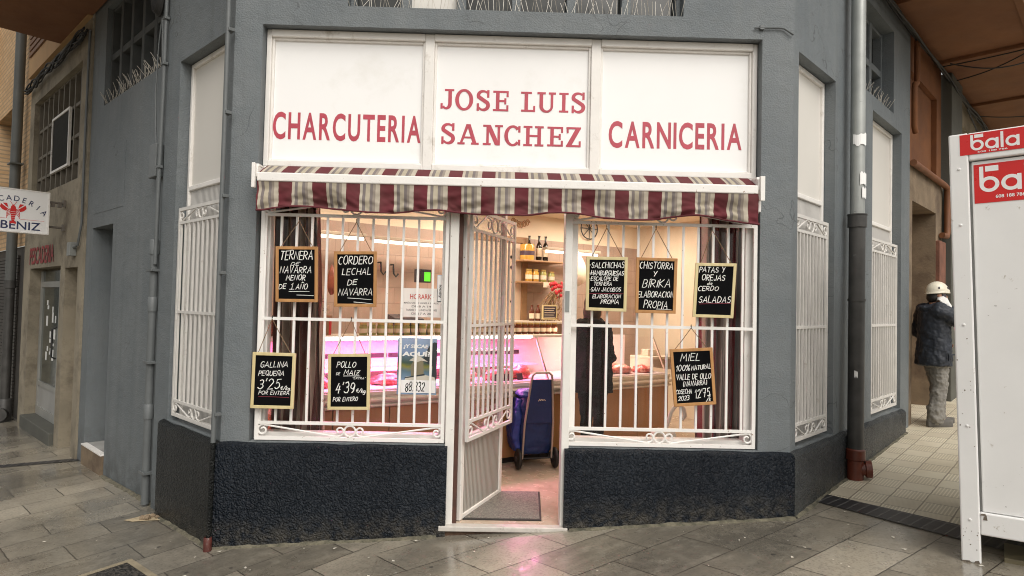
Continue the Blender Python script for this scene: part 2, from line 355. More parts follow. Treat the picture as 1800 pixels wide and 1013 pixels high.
M['mat'] = paint('grey_mat', (.19, .175, .155), .95, .45, 90, .6, 300)
M['matedge'] = paint('rubber_edge', (.02, .018, .016), .7)
M['blue'] = paint('navy_nylon', (.002, .018, .085), .55, .2, 5, .25, 25)
M['blue2'] = paint('violet_blue_nylon', (.016, .036, .20), .5, .2, 5, .25, 25)
M['tubegrey'] = paint('trolley_tube', (.38, .33, .28), .35, metal=.5)
M['rubber'] = paint('rubber', (.012, .011, .010), .6)
M['denim'] = paint('dark_navy_jacket', (.018, .023, .034), .6, .25, 6, .35, 30)
M['trouser'] = paint('grey_work_trousers', (.20, .19, .172), .85, .2, 5, .35, 30)
M['boot'] = paint('grey_suede_boot', (.115, .108, .098), .85, .2, 12, .3, 60)
M['skin'] = paint('skin', (.46, .24, .16), .5, .08, 12)
M['hair'] = paint('dark_hair', (.012, .009, .007), .6, .3, 40)
M['helmet'] = paint('cream_helmet', (.72, .68, .56), .3, .05, 5)
M['glove'] = paint('white_glove', (.72, .71, .69), .8, .08, 20, .3, 60)
M['coat'] = paint('black_coat', (.007, .0045, .0035), .85, spec=.12, var=.3, vs=6, bs=.3, bsc=30)
M['hairb'] = paint('brown_hair', (.045, .022, .011), .6, .3, 30)

# ------------------------------------------------------------------ flat strokes: chalk hand, slab letters, scrolls
def arc(cx, cy, rx, ry, a0, a1, n=10): return [(cx+rx*math.cos(R(a0+(a1-a0)*i/n)), cy+ry*math.sin(R(a0+(a1-a0)*i/n))) for i in range(n+1)]
G = {
'A': (.72, [[(0,0),(.36,1),(.72,0)], [(.1,.33),(.62,.33)]]), 'B': (.6, [[(0,0),(0,1)]+arc(.28,.76,.27,.24,90,-90,8)+arc(.28,.26,.32,.26,90,-90,8)+[(0,0)]]),
'C': (.62, [arc(.36,.5,.34,.5,55,300,14)]), 'D': (.66, [[(0,0),(.02,1)]+arc(.2,.5,.44,.5,90,-90,10)+[(0,0)]]), 'E': (.55, [[(.55,1),(0,1),(0,0),(.55,0)],[(0,.52),(.45,.52)]]),
'G': (.66, [arc(.36,.5,.34,.5,50,330,14)+[(.66,.42),(.4,.42)]]), 'H': (.66, [[(0,0),(0,1)],[(.66,0),(.66,1)],[(0,.5),(.66,.5)]]), 'I': (.12, [[(.06,0),(.06,1)]]), 'Í': (.12, [[(.06,0),(.06,.82)],[(.02,.98),(.16,1.15)]]),
'J': (.45, [[(.42,1),(.42,.25)]+arc(.22,.22,.2,.22,0,-180,8)]), 'K': (.62, [[(0,0),(0,1)],[(.58,1),(.04,.45),(.62,0)]]), 'L': (.5, [[(0,1),(0,0),(.5,0)]]), 'M': (.8, [[(0,0),(.08,1),(.4,.35),(.72,1),(.8,0)]]),
'N': (.68, [[(0,0),(.04,1),(.62,0),(.68,1)]]), 'Ñ': (.68, [[(0,0),(.04,.9),(.62,0),(.68,.9)],[(.15,1.1),(.3,1.18),(.42,1.08),(.56,1.16)]]), 'O': (.7, [arc(.35,.5,.35,.5,100,460,18)]), 'P': (.56, [[(0,0),(0,1)]+arc(.26,.74,.28,.26,90,-90,9)+[(0,.48)]]),
'Q': (.7, [arc(.35,.5,.35,.5,100,460,18),[(.4,.25),(.75,-.08)]]), 'R': (.6, [[(0,0),(0,1)]+arc(.26,.75,.28,.25,90,-90,9)+[(.1,.5),(.6,0)]]), 'S': (.55, [arc(.29,.75,.26,.25,35,250,10)+arc(.27,.25,.28,.26,80,-150,10)]),
'T': (.66, [[(0,1),(.66,1)],[(.33,1),(.33,0)]]), 'U': (.62, [[(0,1),(0,.3)]+arc(.31,.3,.31,.3,180,360,9)+[(.62,1)]]), 'V': (.66, [[(0,1),(.32,0),(.66,1)]]), 'X': (.6, [[(0,0),(.6,1)],[(0,1),(.6,0)]]), 'Y': (.62, [[(0,1),(.3,.5)],[(.62,1),(.2,0)]]), 'Z': (.6, [[(0,1),(.6,1),(0,0),(.6,0)],[(.12,.5),(.48,.5)]]),
'd': (.5, [arc(.25,.25,.25,.25,30,390,12),[(.5,1),(.5,0)]]), 'e': (.48, [[(.04,.26),(.46,.28)]+arc(.25,.26,.22,.26,10,310,12)]), 'k': (.45, [[(0,0),(0,1)],[(.42,.6),(.04,.28),(.45,0)]]), 'g': (.5, [arc(.25,.25,.25,.25,30,390,12),[(.5,.5),(.5,-.2)]+arc(.27,-.2,.23,.2,0,-150,6)]),
'0': (.6, [arc(.3,.5,.3,.5,90,450,18)]), '1': (.3, [[(0,.72),(.24,1),(.2,0)]]), '2': (.58, [arc(.28,.72,.27,.28,160,-30,10)+[(0,0),(.58,.03)]]), '3': (.56, [arc(.26,.76,.25,.24,150,-90,9)+arc(.26,.26,.3,.27,90,-150,10)]), '4': (.62, [[(.3,1),(0,.35),(.62,.4)],[(.48,.75),(.42,0)]]),
'5': (.56, [[(.56,1),(.14,1),(.08,.58)]+arc(.26,.32,.28,.32,120,-140,11)]), '7': (.56, [[(0,1),(.56,1),(.2,0)],[(.12,.5),(.5,.52)]]), '8': (.56, [arc(.28,.75,.24,.25,90,450,14),arc(.28,.25,.28,.26,90,450,14)]), '9': (.56, [arc(.28,.7,.26,.29,0,360,14),[(.54,.7),(.48,.2),(.3,0)]]),
"'": (.14, [[(.1,1.05),(.03,.8)]]), '"': (.3, [[(.06,1),(.02,.8)],[(.24,1),(.2,.8)]]), '€': (.6, [arc(.38,.4,.3,.4,60,300,10),[(0,.5),(.5,.5)],[(0,.33),(.45,.33)]]), '/': (.5, [[(0,-.1),(.5,1)]]), '%': (.8, [arc(.16,.8,.15,.18,0,360,10),arc(.64,.2,.15,.18,0,360,10),[(.7,1),(.1,0)]]),
'(': (.22, [arc(.3,.5,.28,.62,125,235,8)]), ')': (.22, [arc(-.08,.5,.28,.62,55,-55,8)]), '.': (.12, [[(.03,.02),(.09,.05)]]), '·': (.25, [[(.06,.45),(.14,.45)]]), '-': (.4, [[(.05,.45),(.35,.47)]]), ',': (.14, [[(.1,.1),(0,-.15)]]), '?': (.5, [arc(.25,.75,.24,.25,170,-60,8)+[(.26,.28)],[(.25,.05),(.27,.05)]]), '¿': (.5, [arc(.25,.25,.24,.25,-10,-240,8)+[(.26,.72)],[(.25,.95),(.27,.95)]]),
}
class Flat:
    """ribbons on a plane: mapping (x, y, lift) -> world"""
    def __init__(s, fn): s.fn, s.mb, s.k = fn, MB(), 0
    def ribbon(s, pts, w, mi=0, cap=True):
        pts = [V((*p, 0)) for p in pts]; n = len(pts); L, Rr = [], []
        s.k += 1; lift = (s.k % 40)*.00004
        ws = w if isinstance(w, (list, tuple)) else [w]*n
        for i, p in enumerate(pts):
            a = (p-pts[i-1]) if i else (pts[1]-p); b = (pts[i+1]-p) if i < n-1 else a
            a = a.normalized(); b = b.normalized()
            t = (a+b); t = t.normalized() if t.length > 1e-3 else b
            nn = V((-t.y, t.x, 0)); k = ws[i]/2/max(.55, nn.dot(V((-a.y, a.x, 0))))
            q = p.copy()
            if cap and i == 0: q = p - a*ws[i]*.35
            if cap and i == n-1: q = p + a*ws[i]*.35
            L.append(q+nn*k); Rr.append(q-nn*k)
        s.mb.grid([[s.fn(v.x, v.y, lift) for v in L], [s.fn(v.x, v.y, lift) for v in Rr]], mi)
    def poly(s, pts, mi=0):
        s.k += 1; lift = (s.k % 40)*.00004; s.mb.face([s.fn(x, y, lift) for x, y in pts], mi)
    def ring(s, cx, cy, r0, r1, a0=0, a1=360, n=28, mi=0, sy=1):
        s.ribbon([(cx+(r0+r1)/2*math.cos(R(a0+(a1-a0)*i/n)), cy+(r0+r1)/2*sy*math.sin(R(a0+(a1-a0)*i/n))) for i in range(n+1)], r1-r0, mi, False)
    def write(s, txt, x0, y0, x1, y1, h, w=.12, slant=.18, jit=.045, mi=0, gap=.24):
        tot = 0
        for c in txt: tot += (G[c][0] if c in G else .35) + gap
        tot -= gap; d = V((x1-x0, y1-y0)); ln = d.length; d.normalize(); up = V((-d.y, d.x)); sx = ln/(tot*h + slant*h*.6)
        x = 0
        for c in txt:
            if c in G:
                wd, st = G[c]; dy = random.uniform(-jit, jit)*h; ss = 1 + random.uniform(-jit, jit)*2; sl = slant + random.uniform(-jit, jit)
                for po in st:
                    q = []
                    for (a, b) in po:
                        a += random.uniform(-jit, jit)*.6; b += random.uniform(-jit, jit)*.6
                        p = d*((x + a + sl*b)*h*sx) + up*(b*h*ss + dy); q.append((x0+p.x, y0+p.y))
                    s.ribbon(q, [h*w*random.uniform(.8, 1.2) for _ in q], mi)
            x += (G[c][0] if c in G else .35) + gap
def font_mesh(txt, off=0.0):
    c = bpy.data.curves.new('t', 'FONT'); c.body = txt; c.offset = off; c.resolution_u = 4; c.fill_mode = 'FRONT'
    o = bpy.data.objects.new('t', c); me = bpy.data.meshes.new_from_object(o)
    v = [x.co.copy() for x in me.vertices]; f = [tuple(p.vertices) for p in me.polygons]
    bpy.data.objects.remove(o); bpy.data.curves.remove(c); bpy.data.meshes.remove(me); return v, f
def type_into(mb, txt, fn, x0, y0, w, h, off=0.0, mi=0, shear=0.0):
    """printed lettering fitted in the box x0..x0+w, y0..y0+h (cap height)"""
    v, f = font_mesh(txt, off)
    if not v: return
    a = min(p.x for p in v); b = max(p.x for p in v); c = min(p.y for p in v); d = max(p.y for p in v); i = len(mb.v)
    for p in v:
        yy = (p.y-c)/(d-c); mb.v.append(V(fn(x0 + (p.x-a)/(b-a)*w + shear*yy, y0 + yy*h, 0)))
    for q in f: mb.f.append(tuple(i+k for k in q)); mb.m.append(mi)
# ------------------------------------------------------------------ world and sun (overcast)
w = bpy.data.worlds.new('World'); S.world = w; w.use_nodes = True; nt = w.node_tree
sky = nt.nodes.new('ShaderNodeTexSky'); sky.sky_type = 'NISHITA'; sky.sun_disc = False
SUN_EL, SUN_AZ = R(48), R(157)           # azimuth clockwise from +Y
sky.sun_elevation = SUN_EL; sky.sun_rotation = SUN_AZ; sky.dust_density = 4; sky.air_density = 1.2
hs = nt.nodes.new('ShaderNodeHueSaturation'); hs.inputs['Saturation'].default_value = .22
tint = nt.nodes.new('ShaderNodeMix'); tint.data_type = 'RGBA'; tint.blend_type = 'MULTIPLY'; tint.inputs[0].default_value = 1; tint.inputs[7].default_value = (1.0, .965, .91, 1)
nt.links.new(sky.outputs[0], hs.inputs['Color']); nt.links.new(hs.outputs[0], tint.inputs[6]); nt.links.new(tint.outputs[2], nt.nodes['Background'].inputs[0])
nt.nodes['Background'].inputs[1].default_value = .15
sd = bpy.data.lights.new('sun', 'SUN'); sd.energy = 1.5; sd.angle = R(50); sd.color = (1, .97, .92)
so = bpy.data.objects.new('sun', sd); COL.objects.link(so)
sdir = V((math.sin(SUN_AZ)*math.cos(SUN_EL), math.cos(SUN_AZ)*math.cos(SUN_EL), math.sin(SUN_EL)))
so.rotation_euler = sdir.to_track_quat('Z', 'Y').to_euler(); so.location = sdir*40
S.view_settings.view_transform = 'Standard'; S.view_settings.look = 'None'; S.view_settings.exposure = 0
S.cycles.use_denoising = True; S.cycles.max_bounces = 8; S.cycles.transparent_max_bounces = 16; S.cycles.caustics_reflective = False; S.cycles.caustics_refractive = False
S.cycles.sample_clamp_indirect = 6; S.cycles.filter_width = 1.05
# ------------------------------------------------------------------ ground
def uvmesh(name, polys, mat, kind='structure'):
    """polys: list of (points, (origin, u, v)) -> one mesh with a planar UV map per polygon"""
    me = bpy.data.meshes.new(name); vs, fs, uv = [], [], []
    for pts, (o, a, b) in polys:
        i = len(vs); vs += pts; fs.append(tuple(range(i, i+len(pts))))
        det = a[0]*b[1]-a[1]*b[0]
        for p in pts:
            x, y = p[0]-o[0], p[1]-o[1]; uv.append(((x*b[1]-y*b[0])/det, (a[0]*y-a[1]*x)/det))
    me.from_pydata([tuple(v) for v in vs], [], fs); l = me.uv_layers.new(name='UVMap')
    for k, lp in enumerate(me.loops): l.data[k].uv = uv[lp.vertex_index]
    me.materials.append(mat); o = bpy.data.objects.new(name, me); COL.objects.link(o); o['kind'] = kind; return o
def ud(a): return (math.cos(R(a)), math.sin(R(a)))
def gp(x, y, dz=0): return V((x, y, gz(x, y)+dz))
def lp(s, o): q = FL(s, o, 0); return gp(q.x, q.y)
def rq(s, o): q = FRt(s, o, 0); return gp(q.x, q.y)
uvmesh('pavement', [([gp(1.2, -80), gp(1.2, .03), gp(0, .03), lp(2.8, -.03), lp(2.8, -.85), lp(3, -.85), lp(3, 80)], ((-.95, .37), ud(46.5), ud(-43.7))), ([lp(3, -.85), lp(80, -.85), lp(80, 80), lp(3, 80)], ((-.95, .37), ud(46.5), ud(-43.7))),
                    ([gp(1.2, -80), gp(70, -80), rq(80, -.85), rq(3.42, -.85), rq(3.42, -.03), gp(W, .03), gp(1.2, .03)], ((2.47, -.75), ud(33), ud(-46)))], M['pave'])
def rp(s, o, dz): q = FRt(s, o, 0); return gp(q.x, q.y, dz)
uvmesh('footpath', [([rp(.50, .95, .004), rp(.25, 3.2, .004), rp(30, 3.2, .004), rp(30, -.7, .004), rp(3.43, -.7, .004), rp(3.43, -.03, .004), rp(.62, -.03, .004)], ((W, 0), (DR.x, DR.y), (NR.x, NR.y)))], M['tiles'])
t, u, br = slabs('dark_brick_edging', .07, .23, None, None, None, 0, 0, msz=.006, off=0)
t.bump(t.math('MULTIPLY', br.outputs['Fac'], -1), .6, .006)
M['edging'] = t.set(Base_Color=t.mix(br.outputs['Fac'], t.mix(br.outputs['Color'], (.022, .021, .022), (.05, .047, .045)), (.105, .10, .095)), Roughness=.45)
q0, q1 = rp(.41, 0, 0), rp(.23, 1, 0); ed = (q1-q0).normalized(); en = V((-ed.y, ed.x, 0)).normalized()
uvmesh('brick_edging', [([rp(.42, -.02, .008), rp(.22, 1.05, .008), rp(-.15, 3.2, .008), rp(.25, 3.2, .008), rp(.50, .95, .008), rp(.63, -.02, .008)], ((q0.x, q0.y), (ed.x, ed.y), (en.x, en.y)))], M['edging'])
a, b = ground(-40, 831), ground(130, 814); dd = (b-a).normalized(); nn = V((-dd.y, dd.x, 0))
uvmesh('drain_channel', [([gp(*(a+nn*k+dd*j).xy, .004) for j, k in ((0, 0), (3.1, 0), (3.1, .13), (0, .13))], ((a.x, a.y), (dd.x, dd.y), (nn.x, nn.y)))], M['edging'])
# manhole cover
mo = ground(223, 990); ma, mb_ = V((*ud(-41), 0)), V((*ud(196), 0)); mb_ = V((*ud(-41-90), 0))
mt_ = thing('manhole_cover', 'dark pitted manhole cover set flush in the wet slabs', 'manhole cover', mo)
def mrect(mb, u0, u1, v0, v1, z0, z1):
    P = lambda u, v, z: gp(*(mo + ma*u + mb_*v).xy, z)
    mb.hexa([P(u0, v0, z0), P(u1, v0, z0), P(u1, v1, z0), P(u0, v1, z0), P(u0, v0, z1), P(u1, v0, z1), P(u1, v1, z1), P(u0, v1, z1)])
fm = MB(); L_ = .62
for r in ((-.04, 0, -.04, L_+.04), (L_, L_+.04, -.04, L_+.04), (0, L_, -.04, 0), (0, L_, L_, L_+.04)): mrect(fm, *r, -.02, .007)
obj('surround', fm, paint('pale_stone_rim', (.26, .22, .15), .7, .2, 10, .3, 60), mt_)
pm = MB(); mrect(pm, 0, L_, 0, L_, -.02, .004)
t = NT('pitted_iron'); t.bump(t.ramp(t.noise(55, 3), [(.4, 0), (.55, 1)]), .9, .01)
obj('lid', pm, t.set(Base_Color=t.mix(t.ramp(t.noise(55, 3), [(.42, 0), (.6, 1)]), (.012, .011, .010), (.075, .066, .055)), Roughness=.4), mt_)
# broken mortar patch
cc = ground(262, 911); mm = MB(); random.seed(3)
mm.face([gp(*(cc.xy + V((math.cos(i/9*6.28)*random.uniform(.10, .2), math.sin(i/9*6.28)*random.uniform(.06, .12)))), .004) for i in range(9)])
pt = single('mortar_patch', mm, paint('pale_mortar', (.42, .34, .22), .9, .2, 20, .4, 60), 'ragged patch of pale mortar at the foot of the left pipe', 'mortar patch', cc)
rb = MB()
for i in range(9):
    c = gp(cc.x+random.uniform(-.06, .09), cc.y+random.uniform(-.05, .04)); r = random.uniform(.012, .03)
    rb.loft([[c + V((math.cos(k*1.05)*r*q*random.uniform(.7, 1.2), math.sin(k*1.05)*r*q*random.uniform(.7, 1.2), h*r)) for k in range(6)] for q, h in ((.9, .1), (1, .7), (.3, 1.3))])
single('rubble', rb, M['concrete'], 'small brown lumps of rubble on the pale mortar patch', 'rubble', cc + V((.02, 0, .005)))['kind'] = 'stuff'
k = MB(); random.seed(14)
for i in range(130):
    x, y = random.uniform(-2.5, 5.0), random.uniform(-1.1, .1)
    if x < 0: y = random.uniform(-.9, 1.5)-x*.25
    q_ = V((x, y, 0)); 
    if y > -.06 and 0 < x < 4.2 or (x <= 0 and q_.dot(NL) < .06) or (x > 4.1 and (q_-V((W, 0, 0))).dot(NR) < .1): continue
    r_ = random.choice((.006, .008, .010, .016)); a_ = random.uniform(0, 6)
    k.face([gp(x+r_*c_*math.cos(a_+b_), y+r_*c_*math.sin(a_+b_), .0035+.002*c_) for b_, c_ in ((0, 1), (1.3, .6), (2.6, 1.2), (4.2, .7))])
lt = struct('litter', k, paint('pale_litter', (.62, .58, .50), .8, .2, 40)); lt['kind'] = 'stuff'; lt['label'] = 'tiny pale flecks of litter and gum scattered on the wet paving'
# ------------------------------------------------------------------ the butcher's building
shop = thing('butcher_shop', 'grey corner butcher shop with barred white windows and dark rough plinth', 'shop building', (2.05, .1, 0))
def sheet(mb, fr, s0, s1, z0, z1, ops, out=0):
    ss = sorted({s0, s1, *[o[0] for o in ops], *[o[1] for o in ops]}); zz = sorted({z0, z1, *[o[2] for o in ops], *[o[3] for o in ops]})
    for a, b in zip(ss, ss[1:]):
        for c, d in zip(zz, zz[1:]):
            if any(o[0] <= a and b <= o[1] and o[2] <= c and d <= o[3] for o in ops): continue
            mb.face([fr(a, out, c), fr(b, out, c), fr(b, out, d), fr(a, out, d)])
    for a, b, c, d, dep, *ed in ops:
        ed = ed[0] if ed else 'lrtb'
        for e, p, q in (('l', (a, c), (a, d)), ('r', (b, c), (b, d)), ('t', (a, d), (b, d)), ('b', (a, c), (b, c))):
            if e not in ed: continue
            mb.face([fr(p[0], out, p[1]), fr(q[0], out, q[1]), fr(q[0], out-dep, q[1]), fr(p[0], out-dep, p[1])])
wl = MB()
FO = [(.20, 1.62, .60, 3.622, .22, 'lt'), (1.62, 2.46, .60, 3.622, .22, 't'), (2.46, 3.865, .60, 3.622, .22, 'rt'), (.81, 3.275, 3.775, 5.2, .16), (1.62, 2.46, -.4, .60, .22, 'lr')]
sheet(wl, FF, 0, W, -.4, 5.3, FO)
sheet(wl, FL, 0, 1.36, -.9, 4.95, [(.10, 1.05, .60, 3.60, .22)])
wl.face([FL(1.36, 0, -.9), FL(1.36, 0, 4.95), FL(1.40, -.045, 4.95), FL(1.40, -.045, -.9)])
sheet(wl, FL, 1.40, 3.93, -.9, 4.95, [(1.66, 3.45, 3.72, 4.82, .24), (2.92, 3.68, -.8, 2.375, .75)], -.045)
sheet(wl, FRt, 0, 3.44, -.4, 4.95, [(.10, .925, .60, 3.572, .22), (2.0, 3.08, .60, 3.588, .22), (1.5, 2.75, 3.73, 4.6, .2)])
wl.face([FRt(3.44, 0, -.4), FRt(3.44, 0, 4.87), FRt(3.44, -.5, 4.87), FRt(3.44, -.5, -.4)])
sheet(wl, FL, 2.92, 3.68, -.8, 2.375, [], -.795)
obj('wall', wl, M['wall'], shop, label='blue grey painted plaster walls')
# plinth: rough dark base standing 4 cm proud with a sloped top
def plinth(fr, segs, z0, mat, lab=None, top=.585):
    for a, b, e0, e1 in segs:
        mb = MB(); n = max(2, int((b-a)/.06)); rows = []
        for out, z in ((.045, z0), (.045, top-.02), (.030, top), (.0, top+.012)):
            rows.append([fr(a-e0*out + (b-a+(e0+e1)*out)*i/n, out + (noise.noise(V((i*.7, z*9, a)))*.004 if z < top else 0), z + (noise.noise(V((i*.31, a, 3)))*.012 if z > 0 else 0)) for i in range(n+1)])
        mb.grid(rows); mb.face([r[0] for r in rows]+[fr(a, 0, z0)]); mb.face([r[-1] for r in rows]+[fr(b, 0, z0)])
        obj('plinth', mb, mat, shop, smooth=50, label=lab)
TAN = math.tan(aL/2)
plinth(FF, [(0, 1.62, .40, 0), (2.46, W, 0, .40)], -.35, M['plinth'])
plinth(FL, [(0, 1.125, .38, 0)], -.5, M['plinth_l'])
plinth(FRt, [(0, 1.36, .38, 0), (1.36, 3.12, 0, 0)], -.3, M['plinth_r'], 'scuffed grey plinth')
# sills above the plinth (painted ledge inside the openings)
for fr, a, b in ((FF, .20, 1.62), (FF, 2.46, 3.865), (FL, .10, 1.05), (FRt, .10, .925), (FRt, 2.0, 3.08)):
    sl = MB(); sl.box((a, -.21, .56), (b, -.001, .604), fr=fr); obj('window_sill', sl, M['wall'], shop)
# upper lattice windows with anti-pigeon spikes
def lattice(fr, a, b, c, d, dep, cols, rows, out=0, bw=.07, panel=None, mat=None, md=.09):
    mb = MB()
    for i in range(cols+1):
        x = a + (b-a)*i/cols; mb.box((max(a, x-bw/2), out-dep, c), (min(b, x+bw/2), out-dep+md, d), fr=fr)
    for j in range(rows+1):
        z = c + (d-c)*j/rows; mb.box((a, out-dep+.004, max(c, z-bw/2)), (b, out-dep+md-.006, min(d, z+bw/2)), fr=fr)
    wn = obj('upper_window', mb, mat or M['wall'], shop, bev=.006)
    g = MB()
    g.face([fr(a, out-dep+.01, c), fr(b, out-dep+.01, c), fr(b, out-dep+.01, d), fr(a, out-dep+.01, d)]); obj('pane', g, M['darkglass'], wn)
    if panel is not None:
        g = MB(); x0 = a+(b-a)*panel/cols; x1 = a+(b-a)*(panel+1)/cols
        g.box((x0+bw/2, out-dep+.012, c), (x1-bw/2, out-dep+.03, d), fr=fr); obj('blind_panel', g, M['sidepanel'], wn)
    sp = MB(); n = int((b-a)/.026)
    for k in range(n):
        x = a + (b-a)*(k+.5)/n + random.uniform(-.008, .008)
        p = fr(x, out-dep+max(.13, md+.02), c); q = fr(x+random.uniform(-.05, .05), out-dep+max(.13, md+.02)+random.uniform(-.06, .10), c+random.uniform(.10, .15))
        sp.tube([p, q], .0022, 4)
    obj('bird_spikes', sp, paint('spike_wire', (.55, .52, .46), .4), wn)
lattice(FF, .81, 3.275, 3.775, 5.2, .16, 6, 3, panel=1)
lattice(FL, 1.66, 3.45, 3.72, 4.82, .24, 5, 2, -.045, md=.19, mat=paint('shade_darkened_lattice', (.07, .075, .075), .7, .2, 6))  # left lattice coloured darker than the wall, shade painted into its grey
lattice(FRt, 1.5, 2.75, 3.73, 4.6, .2, 3, 2)
# upper storeys that overhang the two side streets
us = MB(); ov = MB()
def over(fr, s0, s1, o1, z=4.87):
    us.box((s0, -.02, z+.004), (s1, o1, z+.25), fr=fr); ov.box((s0+.001, -.02, z+.25), (s1-.001, o1-.001, z+4), fr=fr)
over(FL, .9, 5.23, 1.7)
over(FRt, 1.6, 26, 1.0)
for s in (2.62, 4.75, 7.0, 9.3): us.box((s, .0, 4.83), (s+.28, .985, 4.873), fr=FRt)
us.box((1.6, .93, 4.835), (26, 1.0, 4.873), fr=FRt)
obj('soffit', us, M['soffit'], shop, bev=.004); obj('upper_storey', ov, M['brick'], shop)
# door step of the side entrance, white tiles
dm = MB(); dm.box((2.93, -.78, -.6), (3.67, -.02, -.042), fr=FL); sds = obj('side_doorstep', dm, M['concrete'], shop)
k = MB(); k.box((2.932, -.76, -.041), (3.668, -.075, -.030), fr=FL); obj('step_tiles', k, stripes('white_step_tiles', .05, [(0, (.48, .48, .46)), (.7, (.22, .22, .215))], 1), sds)
k = MB(); k.box((2.932, -.074, -.0415), (3.668, -.015, -.026), fr=FL); obj('step_nosing', k, M['frame'], sds)
k = MB(); k.box((2.60, -.05, 2.53), (3.66, -.041, 3.20), fr=FL); obj('wall_patch', k, M['wall'], shop)
# crumbly mortar along the foot of the walls
random.seed(31)
def fillet(fr, a, b, o0):
    k = MB(); n = int((b-a)/.05); rows = [[], [], []]
    for i in range(n+1):
        x = a+(b-a)*i/n; w_ = .022+.03*abs(noise.noise(V((x*5, o0, 1))))+random.uniform(0, .012); h_ = .012+.03*abs(noise.noise(V((x*7, 3, o0))))
        for r_, (o, dz) in zip(rows, ((o0-.01, h_), (o0+w_*.45, h_*.6), (o0+w_, -.004))):
            p = fr(x, o, 0); r_.append(gp(p.x, p.y, dz))
    k.grid(rows); obj('foot_mortar', k, M['footmortar'], shop, smooth=60)
M['footmortar'] = paint('green_beige_mortar', (.15, .135, .095), .9, .3, 25, .6, 80, dirt=(.05, .05, .035), ds=14, dmin=.45, dmax=.65)
fillet(FF, -.02, 1.56, .045); fillet(FF, 2.50, 4.12, .045); fillet(FL, 0, 1.14, .045); fillet(FL, 1.14, 2.9, -.03); fillet(FRt, 0, 3.14, .045)
# side windows: cream panels, ribbed strip, barred grille
def scrolls(mb, fr, a, b, c, d, out, r=.0072, flip=False, ends=True):
    """wrought panel: centre ring between two C-scrolls, long rods to the corner scrolls"""
    mid, h = (a+b)/2, d-c; y = (c+d)/2; sg = -1 if flip else 1; R0 = h*.46
    def P(x, z): return fr(x, out, z)
    mb.tube([P(mid+R0*math.cos(k*.3307), y+R0*math.sin(k*.3307)) for k in range(20)], r, 6)
    for sd in (-1, 1):
        cx = mid+sd*R0*1.9; pts = []
        for k in range(15):
            an = R(-90 + 24*k); rr = R0*(.95-.042*k); pts.append(P(cx - sd*rr*math.cos(an)*-1 if False else cx+sd*rr*math.sin(R(24*k-20))*-1, y-sg*rr*math.cos(R(24*k-20))))
        mb.tube(pts, r, 6)
        ex = a if sd < 0 else b; e = ex - sd*h*.45
        mb.tube([P(mid+sd*R0*1.9, y-sg*R0*1.02), P(mid+sd*R0*3, y-sg*R0*.95), P(e+0*sd, y+sg*R0*.95)], r, 6)
        if ends:
            pts = [P(e, y+sg*R0*.95)]
            for k in range(16):
                an = R(80 - 27*k); rr = R0*(.98-.043*k); pts.append(P(e + sd*.1*h + sd*rr*math.cos(an), y + sg*rr*math.sin(an)))
            mb.tube(pts, r, 6)
def grille(fr, a, b, z0, z1, zb, zm, zt, n, out, fw=.026, top=True, bot=True, bw=.016, first=None):
    mb = MB()
    mb.box((a, out-.008, z0), (a+fw, out+.014, z1), fr=fr); mb.box((b-fw, out-.008, z0), (b, out+.014, z1), fr=fr)
    mb.box((a+fw, out-.007, z0), (b-fw, out+.013, z0+fw), fr=fr); mb.box((a+fw, out-.007, z1-fw), (b-fw, out+.013, z1), fr=fr)
    for z in (zb, zm, zt): mb.box((a+fw*.6, out-.006, z-.011), (b-fw*.6, out+.012, z+.011), fr=fr)
    for i in range(n):
        x = a + (b-a)*(i+.5+.0)/n if first is None else first[0]+i*first[1]
        mb.box((x-bw/2, out-.005, zb), (x+bw/2, out+.010, zt), fr=fr)
    if bot: scrolls(mb, fr, a+fw, b-fw, z0+fw, zb-.011, out+.003)
    if top: scrolls(mb, fr, a+fw, b-fw, zt+.011, z1-fw, out+.003, flip=True)
    return mb
rib = NT('ribbed_white_strip'); 
def ribbed(fr, name='ribbed_white_strip', c=(.66, .64, .61)):
    t = NT(name); sx = t.n('ShaderNodeVectorMath', operation='DOT_PRODUCT'); sx.inputs[1].default_value = fr.d; t.l(t.pos(), sx.inputs[0])
    s = t.math('SINE', t.math('MULTIPLY', sx.outputs['Value'], 260)); t.bump(s, .8, .004)
    return t.set(Base_Color=t.mix(t.ramp(s, [(0, 0), (.6, 1)]), tuple(x*.72 for x in c), c), Roughness=.45)
bpy.data.materials.remove(rib.mat)
def side_window(fr, a, b, z0, z1, zs, g0, g1, n, lab):
    mb = MB(); fw = .04
    for x0, x1, y0, y1 in ((a, a+fw, z0, z1), (b-fw, b, z0, z1), (a+fw, b-fw, z1-fw, z1), (a+fw, b-fw, zs-.02, zs+.02), (a+fw, b-fw, z0, z0+fw)):
        mb.box((x0, -.125, y0), (x1, -.085, y1), fr=fr)
    wn = obj('side_window', mb, M['frame'], shop, bev=.006, label=lab)
    p = MB(); p.box((a+fw-.004, -.122, zs+.018), (b-fw+.004, -.108, z1-fw+.004), fr=fr); obj('panel', p, M['sidepanel'], wn)
    p = MB(); p.box((a+fw-.004, -.122, z0+fw-.004), (b-fw+.004, -.104, zs-.018), fr=fr); obj('ribbed_panel', p, ribbed(fr), wn)
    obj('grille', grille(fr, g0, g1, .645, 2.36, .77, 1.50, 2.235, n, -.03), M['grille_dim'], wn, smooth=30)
side_window(FL, .105, 1.045, .604, 3.595, 2.535, .12, 1.01, 10, 'cream panelled window with white bars on the left side')
side_window(FRt, .105, .92, .604, 3.567, 2.535, .12, .83, 10, None)
side_window(FRt, 2.005, 3.075, .604, 3.583, 2.535, 2.05, 3.0, 12, None)
